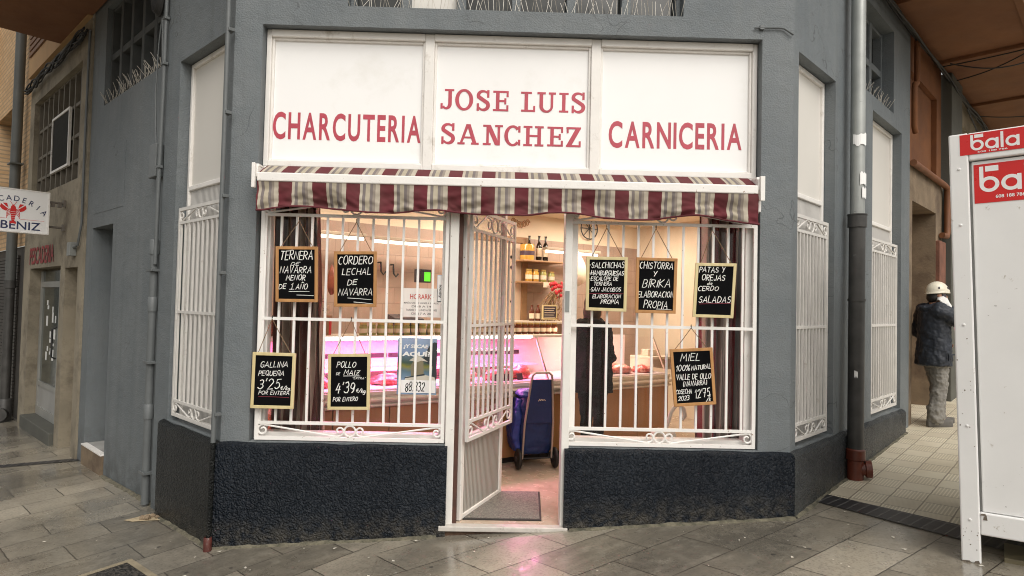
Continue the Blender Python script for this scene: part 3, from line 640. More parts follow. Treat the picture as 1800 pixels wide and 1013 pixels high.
# front windows: white frame, glass, barred grille
def front_window(a, b, ga, gb, first, n, lab):
    mb = MB()
    for x0, x1, y0, y1 in ((a, a+.075, .604, 2.598), (b-.075, b, .604, 2.598), (a+.075, b-.075, .604, .66), (a+.075, b-.075, 2.53, 2.598)):
        mb.box((x0, -.15, y0), (x1, -.07, y1), fr=FF)
    wn = obj('shop_window', mb, M['frame'], shop, bev=.006, label=lab)
    g = MB(); g.box((a+.07, -.114, .655), (b-.07, -.108, 2.535), fr=FF); obj('glass', g, M['glass'], wn)
    obj('grille', grille(FF, ga, gb, .612, 2.365, .735, 1.483, 2.236, n, -.03, first=first), M['white'], wn, smooth=30)
front_window(.205, 1.615, .232, 1.592, (.243+.0225, .1105), 12, 'barred shop window left of the door')
front_window(2.465, 3.86, 2.455, 3.853, (2.455+.19, .1105), 11, 'barred shop window right of the door')
# door frame and transom, door step
df = MB()
df.box((1.60, -.13, .03), (1.665, .004, 2.42), fr=FF); df.box((2.437, -.13, .02), (2.492, .004, 2.42), fr=FF); df.box((1.604, -.13, 2.421), (2.496, -.055, 2.598), fr=FF)
dfo = obj('door_frame', df, M['doorwhite'], shop, bev=.006)
k = MB(); k.box((1.665, -.14, .04), (1.692, -.012, 2.415), fr=FF); obj('wooden_edge', k, paint('bare_brown_wood', (.075, .03, .02), .7, .3, 20), dfo)
k = MB(); k.box((2.445, .004, 1.58), (2.475, .010, 1.73), fr=FF); obj('lock_plate', k, M['galv'], dfo)
st = MB(); st.box((1.572, -.02, .006), (2.49, .055, .042), fr=FF); obj('doorstep', st, paint('worn_metal_step', (.52, .49, .45), .35, .12, 14, dirt=(.18, .14, .1), ds=9, dmin=.6, dmax=.75), shop, bev=.006)
st = MB(); st.box((1.60, -.3, -.3), (2.47, .025, .005), fr=FF); obj('step_base', st, paint('rusty_stone', (.09, .05, .03), .8, .5, 20, .6, 60), shop)
# open door leaf, hinged on the left, swung in
H0 = V((1.70, .075, 0)); th = R(67); DD = V((math.cos(th), math.sin(th), 0)); DN = V((math.sin(th), -math.cos(th), 0))
FD = Fr(H0, DD, DN); LW = .775
lf = MB()
for x0, x1, y0, y1 in ((0, .05, .04, 2.44), (LW-.05, LW, .04, 2.44), (.05, LW-.05, .04, .075), (.05, LW-.05, .60, .64), (.05, LW-.05, 2.38, 2.44)):
    lf.box((x0, -.02, y0), (x1, .02, y1), fr=FD)
leaf = obj('door', lf, M['doorwhite'], shop, bev=.005, label='white barred door standing open inwards')
k = MB(); k.box((.045, -.008, .07), (LW-.045, .008, .605), fr=FD); obj('kick_panel', k, ribbed(FD, 'ribbed_door_panel', (.42, .40, .36)), leaf)
k = MB(); k.box((.045, -.004, .635), (LW-.045, .002, 2.385), fr=FD); obj('glass', k, M['glass'], leaf)
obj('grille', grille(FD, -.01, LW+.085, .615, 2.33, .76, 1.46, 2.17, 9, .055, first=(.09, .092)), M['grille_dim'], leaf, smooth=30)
# shop room
fl = MB(); bkc = V((1.9, 1.6, 0)); cth = R(32); CD = V((math.cos(cth), math.sin(cth), 0)); CN = V((math.sin(cth), -math.cos(cth), 0)); FC = Fr(bkc, CD, CN)
B0, B1 = FC(-1.75, -2.0, 0), FC(3.9, -2.0, 0)
li, ri = FL(.1, -.26, 0), FRt(.1, -.26, 0)
le = FL(2.4, -.26, 0); re_ = FRt(3.3, -.26, 0); re2 = FRt(3.3, -.9, 0)
foot = [V((.05, .225, 0)), V((4.05, .225, 0)), ri, re_, re2, B1, B0, le, li]
fl.face([p+UP*.036 for p in foot]); fl.box((1.60, -.23, .0), (2.47, -.021, .037), fr=FF); obj('shop_floor', fl, M['ifloor'], shop)
iw = MB(); it = MB()
ring = foot[2:] + [foot[0]]
for p, q in zip(ring, ring[1:]):
    if (p-B1).length < 1e-6: it.face([p+UP*.02, q+UP*.02, q+UP*2.56, p+UP*2.56]); iw.face([p+UP*2.56, q+UP*2.56, q+UP*2.9, p+UP*2.9])
    else: iw.face([p+UP*.02, q+UP*.02, q+UP*2.9, p+UP*2.9])
iw.face([foot[1]+UP*.02, foot[2]+UP*.02, foot[2]+UP*2.9, foot[1]+UP*2.9]); iw.face([p+UP*2.9 for p in foot])
iw.face([V((.05, .225, 2.62)), V((4.05, .225, 2.62)), V((4.05, .225, 2.9)), V((.05, .225, 2.9))])
obj('inner_wall', iw, M['iwall'], shop); obj('inner_tiles', it, M['itile'], shop)
# ------------------------------------------------------------------ fascia sign above the awning
sg = thing('shop_sign', 'white three panel shop sign with crimson lettering over the striped awning', 'sign', (2.03, .1, 2.63))
PX = [(.205, 1.40), (1.415, 2.645), (2.66, 3.86)]
fr_ = MB(); y0, y1 = -.16, -.075
for x0, x1 in ((.203, .238), (1.372, 1.442), (2.612, 2.684), (3.826, 3.862)): fr_.box((x0, y0, 2.60), (x1, y1, 3.618), fr=FF)
for x0, x1 in ((.238, 1.372), (1.442, 2.612), (2.684, 3.826)):
    fr_.box((x0, y0, 3.565), (x1, y1+.006, 3.618), fr=FF); fr_.box((x0, y0, 2.60), (x1, y1+.006, 2.645), fr=FF)
    for c, d, e, f in ((x0, x0+.018, 2.645, 3.565), (x1-.018, x1, 2.645, 3.565), (x0+.018, x1-.018, 3.547, 3.565), (x0+.018, x1-.018, 2.645, 2.66)): fr_.box((c, y0, e), (d, y1-.018, f), fr=FF)
obj('sign_frame', fr_, M['frame'], sg, bev=.005)
pn = []
for x0, x1 in ((.256, 1.354), (1.46, 2.594), (2.702, 3.808)):
    k = MB(); k.box((x0, -.15, 2.66), (x1, -.112, 3.547), fr=FF); pn.append(obj('panel', k, M['panel'], sg))
SP = -.1105
def onsign(x, z, l): return FF(x, SP+l, z)
def spx(x, y): return FF.px(x, y, SP)
for txt, x0, y0, x1, y1, h, pi in (('CHARCUTERIA', 479, 243, 739, 251, 46, 0), ('CARNICERIA', 1069.5, 259, 1303.5, 263, 45, 2)):
    a = spx(x0, y0); b = spx(x1, y1); top = spx((x0+x1)/2, (y0+y1)/2-h); hz = top[1]-(a[1]+b[1])/2
    mb = MB(); zb = (a[1]+b[1])/2
    OFF = .022; info = []
    for c in txt:
        v0, _ = font_mesh(c); xs = [p.x for p in v0]; info.append((min(xs)-OFF, max(xs)+OFF))
    gap = .10*hz; kx = (b[0]-a[0]-gap*(len(txt)-1))/sum(q[1]-q[0] for q in info); x = a[0]; kz = (hz+.006)/(.682+2*OFF)
    for i_, (c, (xa, xb)) in enumerate(zip(txt, info)):
        dz = (b[1]-a[1])*(i_/(len(txt)-1)-.5)*.6; v, f = font_mesh(c, OFF); i0 = len(mb.v)
        for p in v: mb.v.append(onsign(x+(min(max(p.x, xa), xb)-xa)*kx, zb-.004+dz+(p.y+OFF)*kz, 0))
        for q_ in f: mb.f.append(tuple(i0+k_ for k_ in q_)); mb.m.append(0)
        x += (xb-xa)*kx+gap
    obj('lettering', mb, M['red'], pn[pi])
fl_ = Flat(onsign)
def glyph(c, px0, py0, px1, py1):
    ax, az = spx(px0, py1); bx, bz = spx(px1, py0)
    w_, h_ = bx-ax, bz-az; T, t_, s = h_*.175, h_*.10, h_*.10       # stem, hairline, slab
    P = lambda x, y: (ax+x, az+y)
    def rect(x0, y0, x1, y1): fl_.poly([P(x0, y0), P(x1, y0), P(x1, y1), P(x0, y1)])
    def stem(x, slabs=3, sw=None):
        rect(x-T/2, 0, x+T/2, h_); sw = sw or T*1.55
        if slabs & 1: rect(x-sw, 0, x+sw, s)
        if slabs & 2: rect(x-sw, h_-s, x+sw, h_)
    def oval(cx, cy, rx, ry, a0, a1, n=30):
        o = arc(cx, cy, rx, ry, a0, a1, n); i = arc(cx, cy, rx-T, ry-t_*1.15, a0, a1, n)
        for k in range(n): fl_.poly([P(*o[k]), P(*o[k+1]), P(*i[k+1]), P(*i[k])])
    if c == 'O': oval(w_/2, h_/2, w_/2, h_/2, 0, 360)
    elif c == 'C':
        oval(w_*.53, h_/2, w_*.53, h_/2, 42, 318); rect(w_-T*.62, h_*.66, w_, h_*.97); rect(w_-T*.62, h_*.05, w_, h_*.32)
    elif c == 'S':
        cw = w_/2; pts = arc(cw, h_*.74, cw-T*.42, h_*.26-t_*.55, 40, 200, 12)+arc(cw, h_*.27, cw-T*.42, h_*.27-t_*.55, 60, -150, 18)[2:]
        n = len(pts); fl_.ribbon([P(*p) for p in pts], [t_*1.0 + (T*1.05-t_*1.0)*math.sin(math.pi*min(1, max(0, (i-3)/(n-7))))**1.0 for i in range(n)], 0, False)
        rect(w_-T*.75, h_*.64, w_-T*.12, h_); rect(T*.0, 0, T*.62, h_*.36)
    elif c == 'E':
        stem(w_*.30, 0); rect(0, 0, w_, s); rect(0, h_-s, w_, h_); rect(w_*.3, h_*.45, w_*.78, h_*.45+s)
        rect(w_-s*1.0, 0, w_, h_*.30); rect(w_-s*1.0, h_*.70, w_, h_); rect(w_*.78-s*.4, h_*.34, w_*.78+s*.6, h_*.64)
    elif c == 'L':
        stem(w_*.36, 2); rect(0, 0, w_, s); rect(w_-s, 0, w_, h_*.30)
    elif c == 'I': stem(w_/2, 3, w_/2)
    elif c == 'U':
        rect(w_*.12, h_*.3, w_*.12+T, h_); rect(w_*.86-T*.7, h_*.3, w_*.86, h_); rect(0, h_-s, w_*.45, h_); rect(w_*.62, h_-s, w_, h_)
        o = arc(w_*.49, h_*.32, w_*.37, h_*.32, 180, 360, 16); i = arc(w_*.52, h_*.32, w_*.37-T*.85, h_*.32-s*1.1, 180, 360, 16)
        for k in range(16): fl_.poly([P(*o[k]), P(*o[k+1]), P(*i[k+1]), P(*i[k])])
    elif c == 'J':
        x = w_*.70; rect(x-T/2, h_*.25, x+T/2, h_); rect(w_*.30, h_-s, w_, h_)
        o = arc(x-w_*.26, h_*.27, w_*.26+T/2, h_*.27, 0, -150, 14); i = arc(x-w_*.26-T*.15, h_*.27, w_*.26-T*.4, h_*.27-s*1.1, 0, -150, 14)
        for k in range(14): fl_.poly([P(*o[k]), P(*o[k+1]), P(*i[k+1]), P(*i[k])])
        rect(0, h_*.03, T*.6, h_*.30)
    elif c == 'A':
        fl_.poly([P(w_*.10, s*.5), P(w_*.10+t_*1.2, s*.5), P(w_*.55, h_), P(w_*.40, h_)]); fl_.poly([P(w_*.90-T*1.1, s*.5), P(w_*.90, s*.5), P(w_*.60, h_), P(w_*.42, h_)])
        rect(w_*.26, h_*.30, w_*.72, h_*.30+s*.9); rect(0, 0, w_*.34, s); rect(w_*.64, 0, w_, s)
    elif c == 'N':
        rect(w_*.17, s*.5, w_*.17+t_*1.25, h_); rect(w_*.86-t_*1.25, 0, w_*.86, h_); fl_.poly([P(w_*.14, h_), P(w_*.14+T*1.35, h_), P(w_*.86, 0), P(w_*.86-T*1.35, 0)])
        rect(0, 0, w_*.40, s); rect(0, h_-s, w_*.3, h_); rect(w_*.60, h_-s, w_, h_)
    elif c == 'H':
        stem(w_*.22, 3, w_*.22); stem(w_*.78, 3, w_*.22); rect(w_*.22, h_*.46, w_*.78, h_*.46+s)
    elif c == 'Z':
        rect(0, h_-s, w_, h_); rect(0, 0, w_, s); fl_.poly([P(0, s*.6), P(T*1.45, s*.6), P(w_, h_-s*.6), P(w_-T*1.45, h_-s*.6)])
        rect(w_*.02, h_*.70, w_*.02+s, h_); rect(w_-s, 0, w_, h_*.30)
def zz(x, y): return 760+x/6, 140+y/6
for c, x0, x1, yt, yb in (('J', 85, 232, 102, 313), ('O', 238, 434, 103, 325), ('S', 466, 608, 113, 330), ('E', 638, 806, 122, 332), ('L', 935, 1088, 132, 338), ('U', 1104, 1304, 138, 348), ('I', 1335, 1438, 142, 347), ('S', 1468, 1612, 138, 354),
        ('S', 93, 239, 461, 679), ('A', 264, 494, 474, 682), ('N', 531, 746, 482, 690), ('C', 756, 931, 485, 702), ('H', 958, 1176, 494, 701), ('E', 1210, 1380, 501, 704), ('Z', 1410, 1568, 506, 711)):
    glyph(c, *zz(x0, yt), *zz(x1, yb))
obj('lettering', fl_.mb, M['red'], pn[1])
# ------------------------------------------------------------------ awning
aw = thing('awning', 'rolled in awning with burgundy, cream and grey stripes over the shop door', 'awning', (2.03, -.05, 2.24))
b = MB(); b.box((.245, .098, 2.449), (3.795, .135, 2.512), fr=FF); obj('front_bar', b, M['white'], aw, bev=.008)
for x0, x1 in ((.205, .245), (3.795, 3.842)):
    b = MB()
    b.box((x0, -.07, 2.48), (x1, .12, 2.56), fr=FF); b.box((x0+.008, .12, 2.40), (x1-.008, .15, 2.575), fr=FF); b.box((x0-.002, -.06, 2.56), (x1+.002, .1, 2.578), fr=FF)
    if x0 > 1: b.box((3.80, .03, 2.33), (3.832, .09, 2.48), fr=FF); b.tube([FF(3.83, .06, 2.34), FF(3.80, .07, 2.31), FF(3.79, .08, 2.33)], .009, 6)
    obj('bracket', b, M['white'], aw, bev=.004)
b = MB(); n = 90
b.grid([[FF(.246+(3.794-.246)*i/n, o, z) for i in range(n+1)] for o, z in ((.10, 2.515), (.03, 2.555), (-.06, 2.60), (-.07, 2.585))]); obj('canopy', b, M['awn'], aw, smooth=60)
b = MB(); nx, nz = 420, 16; bottom = []
def val(i, j):
    x = .245 + 3.55*i/nx; t = j/nz; ph = x/.2345*math.pi
    drop = .19 + .020*math.sin(ph*.5+.9) + .007*math.sin(x*5.3) + .03*max(0, x-3.55)
    wob = .012*t*math.sin(ph + .8) + .030*t*noise.noise(V((x*2.2, t*1.2, 4))) + .018*t*(1-t*.3)*noise.noise(V((x*7+t*2.5, t*3, 1))) + .007*t*noise.noise(V((x*18-t*6, t*6, 2)))
    return FF(x + .016*t*noise.noise(V((x*4, t*3, 9))), .128 + wob*2.3 - .012*t, 2.452 - drop*t)
b.grid([[val(i, j) for i in range(nx+1)] for j in range(nz+1)]); obj('valance', b, M['awn'], aw, smooth=80)
b = MB(); b.tube([val(i, nz) + V((0, -.001, 0)) for i in range(0, nx+1, 2)], .007, 6); obj('piping', b, M['trim'], aw, smooth=60)
# ------------------------------------------------------------------ chalkboards hanging on the window bars
BY = .032     # distance of the boards in front of the wall plane
def bpx(x, y): return FF.px(x, y, BY)
def board(label, corners, hook, mat, lines, unders, zx, group='chalkboards hung on the window bars'):
    c = [V((*bpx(*zx(*p)), 0)) for p in corners]           # TL TR BR BL in (along, up)
    cen = (c[2]+c[3])/2; t = thing('chalkboard', label, 'chalkboard', FF(cen.x, BY, cen.y), group)
    mid = (c[0]+c[1]+c[2]+c[3])/4; fw = .022
    ins = []
    for p in range(4):
        a, b, d = c[p-1], c[p], c[(p+1) % 4]; e1 = (a-b).normalized(); e2 = (d-b).normalized(); ins.append(b+(e1+e2)*fw)
    f = MB()
    for p in range(4):
        q = (p+1) % 4; P = lambda v, o: FF(v.x, BY+o, v.y)
        f.hexa([P(c[p], -.012), P(c[q], -.012), P(ins[q], -.012), P(ins[p], -.012), P(c[p], .006), P(c[q], .006), P(ins[q], .006), P(ins[p], .006)])
    obj('frame', f, mat, t, bev=.002)
    f = MB(); P = lambda v, o: FF(v.x, BY+o, v.y)
    f.hexa([P(v, -.010) for v in ins]+[P(v, .001) for v in ins]); sl_ = obj('slate', f, M['black'], t)
    fw_ = Flat(lambda x, z, l: FF(x, BY+.0015+l, z))
    for txt, x0, y0, x1, y1, h in lines:
        a = bpx(*zx(x0, y0)); b = bpx(*zx(x1, y1)); hh = (bpx(*zx(x0, y0-h))[1]-a[1])*.86
        fw_.write(txt, a[0], a[1], b[0], b[1], hh, w=max(.095, min(.15, .0048/hh)), slant=.24)
    for x0, y0, x1, y1, mi in unders:
        a = bpx(*zx(x0, y0)); b = bpx(*zx(x1, y1)); fw_.ribbon([a, ((a[0]+b[0])/2, (a[1]+b[1])/2+.001), b], [.0045, .0038, .0028] if not mi else [.003]*3, mi)
    obj('lettering', fw_.mb, [M['chalk'], M['chalkred']], sl_)
    h = V((*bpx(*zx(*hook)), 0)); k = MB()
    for p, q in ((c[0], c[1]), (c[1], c[0])):
        e = p + (q-p)*.12; k.tube([FF(e.x, BY-.004, e.y-.004), FF((e.x+h.x)/2, BY-.001, (e.y+h.y)/2-.004), FF(h.x, BY-.006, h.y)], .0028, 5)
    obj('cord', k, M['cord'], t)
    k = MB(); k.tube([FF(h.x, BY-.006+.006*math.cos(a), h.y+.010+.014*math.sin(a)) for a in [i*.5 for i in range(-3, 8)]], .0022, 5); obj('hook', k, M['iron'], t)
z1 = lambda x, y: (430+x/3.268, 420+y/3.268)
z2 = lambda x, y: (980+x/2.2514, 360+y/2.2514)
z3 = lambda x, y: (440+x/5.065, 360+y/5.065)
def z31(x, y): p = z3(x, y); return ((p[0]-430)*3.268, (p[1]-420)*3.268)
random.seed(11)
board('small chalkboard in honey wood frame reading TERNERA DE NAVARRA', [(179, 43), (421, 45), (420, 365), (178, 362)], z31(435, 145), M['oak'],
      [('TERNERA', 203, 118, 393, 118, 54), ('DE', 265, 153, 316, 153, 20), ('NAVARRA', 203, 197, 385, 197, 43), ('MENOR', 238, 238, 350, 237, 34), ('DE', 196, 289, 240, 286, 32), ('1', 262, 290, 278, 290, 42), ('AÑO', 295, 290, 362, 290, 36)],
      [(255, 303, 372, 303, 0), (300, 323, 398, 327, 0), (258, 290, 284, 290, 0)], z1)
board('small chalkboard in honey wood frame reading CORDERO LECHAL', [(515, 72), (760, 72), (757, 392), (515, 390)], z31(945, 155), M['oak'],
      [('CORDERO', 538, 146, 737, 143, 54), ('LECHAL', 560, 208, 727, 203, 43), ('DE', 590, 266, 648, 263, 35), ('NAVARRA', 540, 324, 735, 323, 46)], [(593, 340, 728, 350, 0), (628, 363, 738, 374, 0)], z1)
board('low chalkboard in pale frame at the left, priced 3\'25 for GALLINA', [(48, 650), (295, 658), (280, 978), (33, 972)], (157, 460), M['pine'],
      [('GALLINA', 90, 738, 250, 736, 37), ('PEQUEÑA', 80, 785, 228, 785, 30), ("3'25", 75, 860, 205, 862, 64), ('€/kg.', 206, 865, 266, 870, 26), ('POR ENTERA', 80, 893, 258, 897, 24)], [(80, 905, 255, 912, 1)], z1)
board('low chalkboard in pale frame priced 4\'39 for POLLO', [(480, 660), (723, 660), (718, 983), (476, 982)], (612, 468), M['pine'],
      [('POLLO', 530, 738, 640, 738, 36), ('DE', 526, 782, 548, 782, 17), ('MAIZ', 570, 782, 660, 782, 31), ('"EXTRA"', 620, 806, 695, 806, 14), ("4'39", 522, 886, 632, 886, 70), ('€/kg.', 640, 880, 700, 886, 28), ('POR ENTERO', 508, 934, 650, 930, 25)], [(568, 788, 664, 788, 0)], z1)
board('chalkboard in pale frame listing SALCHICHAS and HAMBURGUESAS', [(115, 205), (278, 208), (272, 424), (111, 418)], (196, 92), M['pine'],
      [('·SALCHICHAS', 126, 249, 264, 250, 25), ('·HAMBURGUESAS', 126, 278, 262, 280, 20), ('·ESCALOPE DE', 126, 300, 240, 300, 17), ('TERNERA', 143, 319, 215, 320, 16), ('·SAN JACOBOS', 126, 342, 250, 343, 17), ('ELABORACION', 138, 370, 250, 370, 16), ('PROPIA', 170, 392, 243, 393, 19)], [(125, 351, 266, 353, 1)], z2)
board('chalkboard in honey wood frame reading CHISTORRA Y BÍRIKA', [(312, 208), (475, 213), (467, 432), (307, 428)], (391, 95), M['oak'],
      [('CHISTORRA', 325, 252, 458, 255, 30), ('Y', 378, 284, 395, 283, 20), ('BÍRIKA', 335, 326, 447, 328, 34), ('ELABORACION', 317, 366, 460, 367, 26), ('PROPIA', 340, 408, 436, 412, 32)], [(390, 413, 450, 416, 0)], z2)
board('chalkboard in pale frame reading PATAS Y OREJAS de CERDO', [(547, 230), (709, 233), (695, 450), (534, 445)], (613, 100), M['pine'],
      [('PATAS Y', 560, 267, 663, 268, 24), ('OREJAS', 570, 298, 662, 300, 24), ('de', 592, 317, 614, 316, 15), ('CERDO', 555, 340, 637, 340, 20), ('SALADAS', 558, 386, 685, 388, 28)], [(560, 393, 690, 391, 1)], z2)
board('tilted chalkboard in honey wood frame reading MIEL 100% NATURAL', [(444, 572), (613, 565), (628, 790), (462, 800)], (530, 488), M['oak'],
      [('MIEL', 487, 620, 565, 616, 30), ('100%', 468, 659, 525, 656, 26), ('NATURAL', 530, 655, 607, 647, 20), ('VALLE DE OLLO', 470, 694, 607, 687, 24), ('(NAVARRA)', 497, 720, 592, 712, 22), ('COSECHA', 468, 750, 532, 746, 19), ('2023', 478, 776, 522, 772, 20), ("12'75", 545, 766, 605, 755, 38), ('€', 596, 760, 608, 759, 12), ('/k', 588, 778, 608, 776, 17)], [], z2)
# ------------------------------------------------------------------ papers on the glass
GP = -.104
def gpx(x, y): return FF.px(x, y, GP)
def paper(name, label, cat, x0, y0, x1, y1, mat, lift=0):
    a = gpx(x0, y1); b = gpx(x1, y0); mb = MB(); mb.box((a[0], GP+lift, a[1]), (b[0], GP+lift+.0012, b[1]), fr=FF)
    t = thing(name, label, cat, FF((a[0]+b[0])/2, GP+lift, a[1])); return t, obj('sheet', mb, mat, t), a, b
ink = paint('grey_ink', (.10, .09, .09), .7); redink = paint('red_ink', (.5, .10, .08), .6)
t_, sh, a, b = paper('opening_hours_notice', 'white opening hours notice headed HORARIO behind the bars', 'notice', 706, 508, 776, 557, paint('notice_paper', (.74, .70, .66), .6))
mb = MB(); fn = lambda x, z, l: FF(x, GP+.0018, z); ww, hh = b[0]-a[0], b[1]-a[1]
type_into(mb, 'HORARIO', fn, a[0]+ww*.2, a[1]+hh*.62, ww*.6, hh*.18, .02)
for i, (l, q) in enumerate((('MAÑANAS: DE LUNES A SABADO', .9), ('DE 8 A 14', .5), ('TARDES: DE LUNES A VIERNES', .8), ('DE 17 A 20', .5))):
    type_into(mb, l, fn, a[0]+ww*(1-q)/2, a[1]+hh*(.46-.125*i), ww*q, hh*.07, .01, 1)
obj('lettering', mb, [redink, ink], sh)
t_, sh, a, b = paper('opening_sticker', 'narrow pale blue sticker with upright lettering at the door jamb', 'sticker', 768, 484, 780, 531, paint('pale_blue_sticker', (.55, .66, .80), .4))
mb = MB(); ww, hh = b[0]-a[0], b[1]-a[1]; mb.box((a[0]+.004, GP+.0012, a[1]+.006), (b[0]-.004, GP+.0018, b[1]-.006), fr=FF); obj('white_field', mb, M['stwhite'], sh)
mb = MB()
type_into(mb, 'loudly', lambda x, z, l: FF(a[0]+ww*.5+(z-.5)*ww*.55, GP+.0024, b[1]-hh*.36-x*hh*.5), 0, 0, 1, 1, .03); obj('lettering', mb, ink, sh)
t = NT('poster_print'); sx = t.n('ShaderNodeSeparateXYZ'); t.l(t.pos(), sx.inputs[0])
t_, sh, a, b = paper('lottery_poster', 'blue lake poster with white headline and a boat on the window glass', 'poster', 697, 595, 769, 693, t.mat)
ww, hh = b[0]-a[0], b[1]-a[1]; v = t.math('DIVIDE', t.math('SUBTRACT', sx.outputs[2], a[1]), hh)
v = t.math('ADD', v, t.math('MULTIPLY', t.math('SUBTRACT', t.noise(16, 3), .5), .10))
t.set(Base_Color=t.ramp(v, [(.2, (.22, .33, .48)), (.40, (.10, .17, .22)), (.5, (.22, .21, .04)), (.56, (.05, .085, .06)), (.66, (.10, .15, .19)), (.72, (.19, .27, .42)), (1, (.33, .42, .58))]), Roughness=.35)
f_ = Flat(lambda x, z, l: FF(a[0]+x*ww, GP+.0014+l, a[1]+z*hh))
f_.poly([(.62, .60), (.80, .86), (.92, .93), (1, .92), (1, .2), (.86, .2), (.9, .5)], 1)
f_.poly([(.36, .28), (.34, .50), (.42, .62), (.55, .66), (.66, .58), (.68, .30)], 2); f_.poly([(.30, .60), (.50, .70), (.60, .66), (.78, .58), (.6, .60), (.5, .57)], 3)
f_.poly([(.18, .22), (.22, .31), (.7, .35), (.95, .31), (1, .22)], 3); f_.poly([(.18, .28), (.2, .30), (.7, .37), (.7, .34)], 1)
obj('boat_picture', f_.mb, [M['stwhite'], paint('poster_dark', (.03, .035, .04), .4), paint('poster_olive', (.22, .19, .12), .4), paint('poster_cream', (.58, .54, .46), .4)], sh)
mb = MB(); fn = lambda x, z, l: FF(a[0]+x*ww, GP+.0042, a[1]+z*hh)
type_into(mb, '¿Y SI CAE', fn, .14, .80, .62, .085, .04, 0, .02); type_into(mb, 'AQUÍ?', fn, .11, .66, .72, .115, .05, 0, .02); obj('lettering', mb, M['stwhite'], sh)
t_, sh, a2, b2 = paper('number_card', 'white card with the number 88.332 handwritten in black under the poster', 'card', 700, 669, 766, 690, M['stwhite'], .0046)
f_ = Flat(lambda x, z, l: FF(x, GP+.0062+l, z)); f_.write('88.332', a2[0]+.05, a2[1]+.012, b2[0]-.08, a2[1]+.012, .062, .10, .2); obj('lettering', f_.mb, M['black'], sh)
# ------------------------------------------------------------------ pipes, conduits and cables on the walls
def pipe(name, label, pts, r, mat, clips=(), fr=None, group=None, cat='pipe', n=10):
    t = thing(name, label, cat, pts[-1], group); mb = MB(); mb.tube(pts, r, n); obj('pipe', mb, mat, t, smooth=50)
    for q in clips:
        k = MB(); k.box((q[0]-r*1.9, q[1]-r*1.2, q[2]-.012), (q[0]+r*1.9, q[1]+r*1.25, q[2]+.012), fr=fr); obj('clip', k, mat, t, bev=.003)
    return t
cx, co = -.008, .026
pts = [FL(-.014, .056, z) for z in (5.2, 3.3, 2.0, .60)]
t = pipe('conduit', 'thin grey conduit running down the left corner edge of the front', pts, .017, M['conduit'], [(-.014, .040, z) for z in (3.55, 2.95, 2.35, 1.80, .80)], FL, cat='conduit')
k = MB(); k.tube([FL(-.014, .056, .60), FL(-.014, .060, .1), FL(-.016, .066, -.09)], .018, 10); obj('lower_pipe', k, M['plinth_l'], t, smooth=50)
k = MB(); q = FL(-.03, .075, 0); k.lathe((q.x, q.y, gz(q.x, q.y)-.01), [(.028, 0), (.028, .10), (.024, .105), (.024, .085)], 14)
single('red_pipe_stub', k, paint('faded_red_stub', (.09, .022, .016), .5, .35, 20, dirt=(.2, .17, .15), ds=30, dmin=.6, dmax=.66), 'short red pipe stub at the foot of the corner conduit', 'pipe stub', (q.x, q.y, gz(q.x, q.y)), smooth=40)
s0 = 1.385
t = pipe('downpipe', 'grey painted pipe on the left wall ending above the mortar patch', [FL(s0+.05, .02, 2.0), FL(s0+.05, .02, 1.2), FL(s0+.05, .02, gz(*FL(s0, .02, 0).xy)+.02)], .034, M['conduit'], [(s0+.05, .02, z) for z in (1.85, 1.05, .1)], FL, cat='conduit')
for (z, r) in ((2.05, .042), (1.55, .040), (.62, .040)):
    k = MB(); k.lathe(FL(s0+.05, .02, z-.06), [(r, 0), (r, .12), (r*.8, .13)], 12); obj('collar', k, M['conduit'], t, smooth=40)
t = pipe('conduit', 'upper grey conduit with clips beside the left lattice window', [FL(s0-.03, .026, 5.2), FL(s0-.03, .026, 3.4), FL(s0-.0, .026, 2.6), FL(s0+.01, .026, 1.9)], .017, M['conduit'], [(s0-.03, .026, 4.05), (s0-.03, .026, 3.65), (s0-.0, .026, 2.75)], FL, cat='conduit')
t = pipe('cable_bundle', 'wavy grey cables beside the upper conduit of the left wall', [FL(s0+.10+.03*math.sin(z*5), .0, z) for z in (5.2, 4.8, 4.4, 4.1, 3.9, 3.6, 3.3, 3.0, 2.7, 2.4, 2.1)], .011, M['conduit'], cat='cable')
k = MB(); k.tube([FL(s0+.05, .01, 4.4), FL(s0+.20, .005, 3.9), FL(s0+.24, .005, 3.45), FL(s0+.18, .005, 3.05), FL(s0+.12, .01, 2.8)], .006, 6); obj('loose_wire', k, M['conduit'], t, smooth=60)
k = MB(); k.box((s0+.10, -.04, 2.68), (s0+.27, .03, 2.98), fr=FL); jb = obj('junction_box', k, M['conduit'], None, bev=.008); tag(jb, 'flat grey junction box on the left wall beside the cables', 'junction box')
for zc in (2.9,):
    t = thing('cable_coil', 'black cable coil hanging high on the left wall', 'cable', FL(1.50, .04, 4.15)); k = MB()
    for j in range(5): k.tube([FL(1.52+.10*math.cos(i*.3306)+.006*j, .03+.008*j, 4.32+.20*math.sin(i*.3306)+.01*j) for i in range(20)], .010, 6)
    obj('loop', k, M['cable'], t, smooth=60)
k = MB(); k.tube([FF.o+V((3.80, -.015, 3.70)), V((3.98, -.015, 3.705)), V((4.02, -.015, 3.70)), V((4.085, -.02, 3.655))], .006, 6); k.box((3.84, -.02, 3.69), (3.87, .0, 3.72))
single('wire', k, M['conduit'], 'short grey wire stub fixed high on the right front corner', 'wire', (3.95, -.01, 3.65), smooth=60)
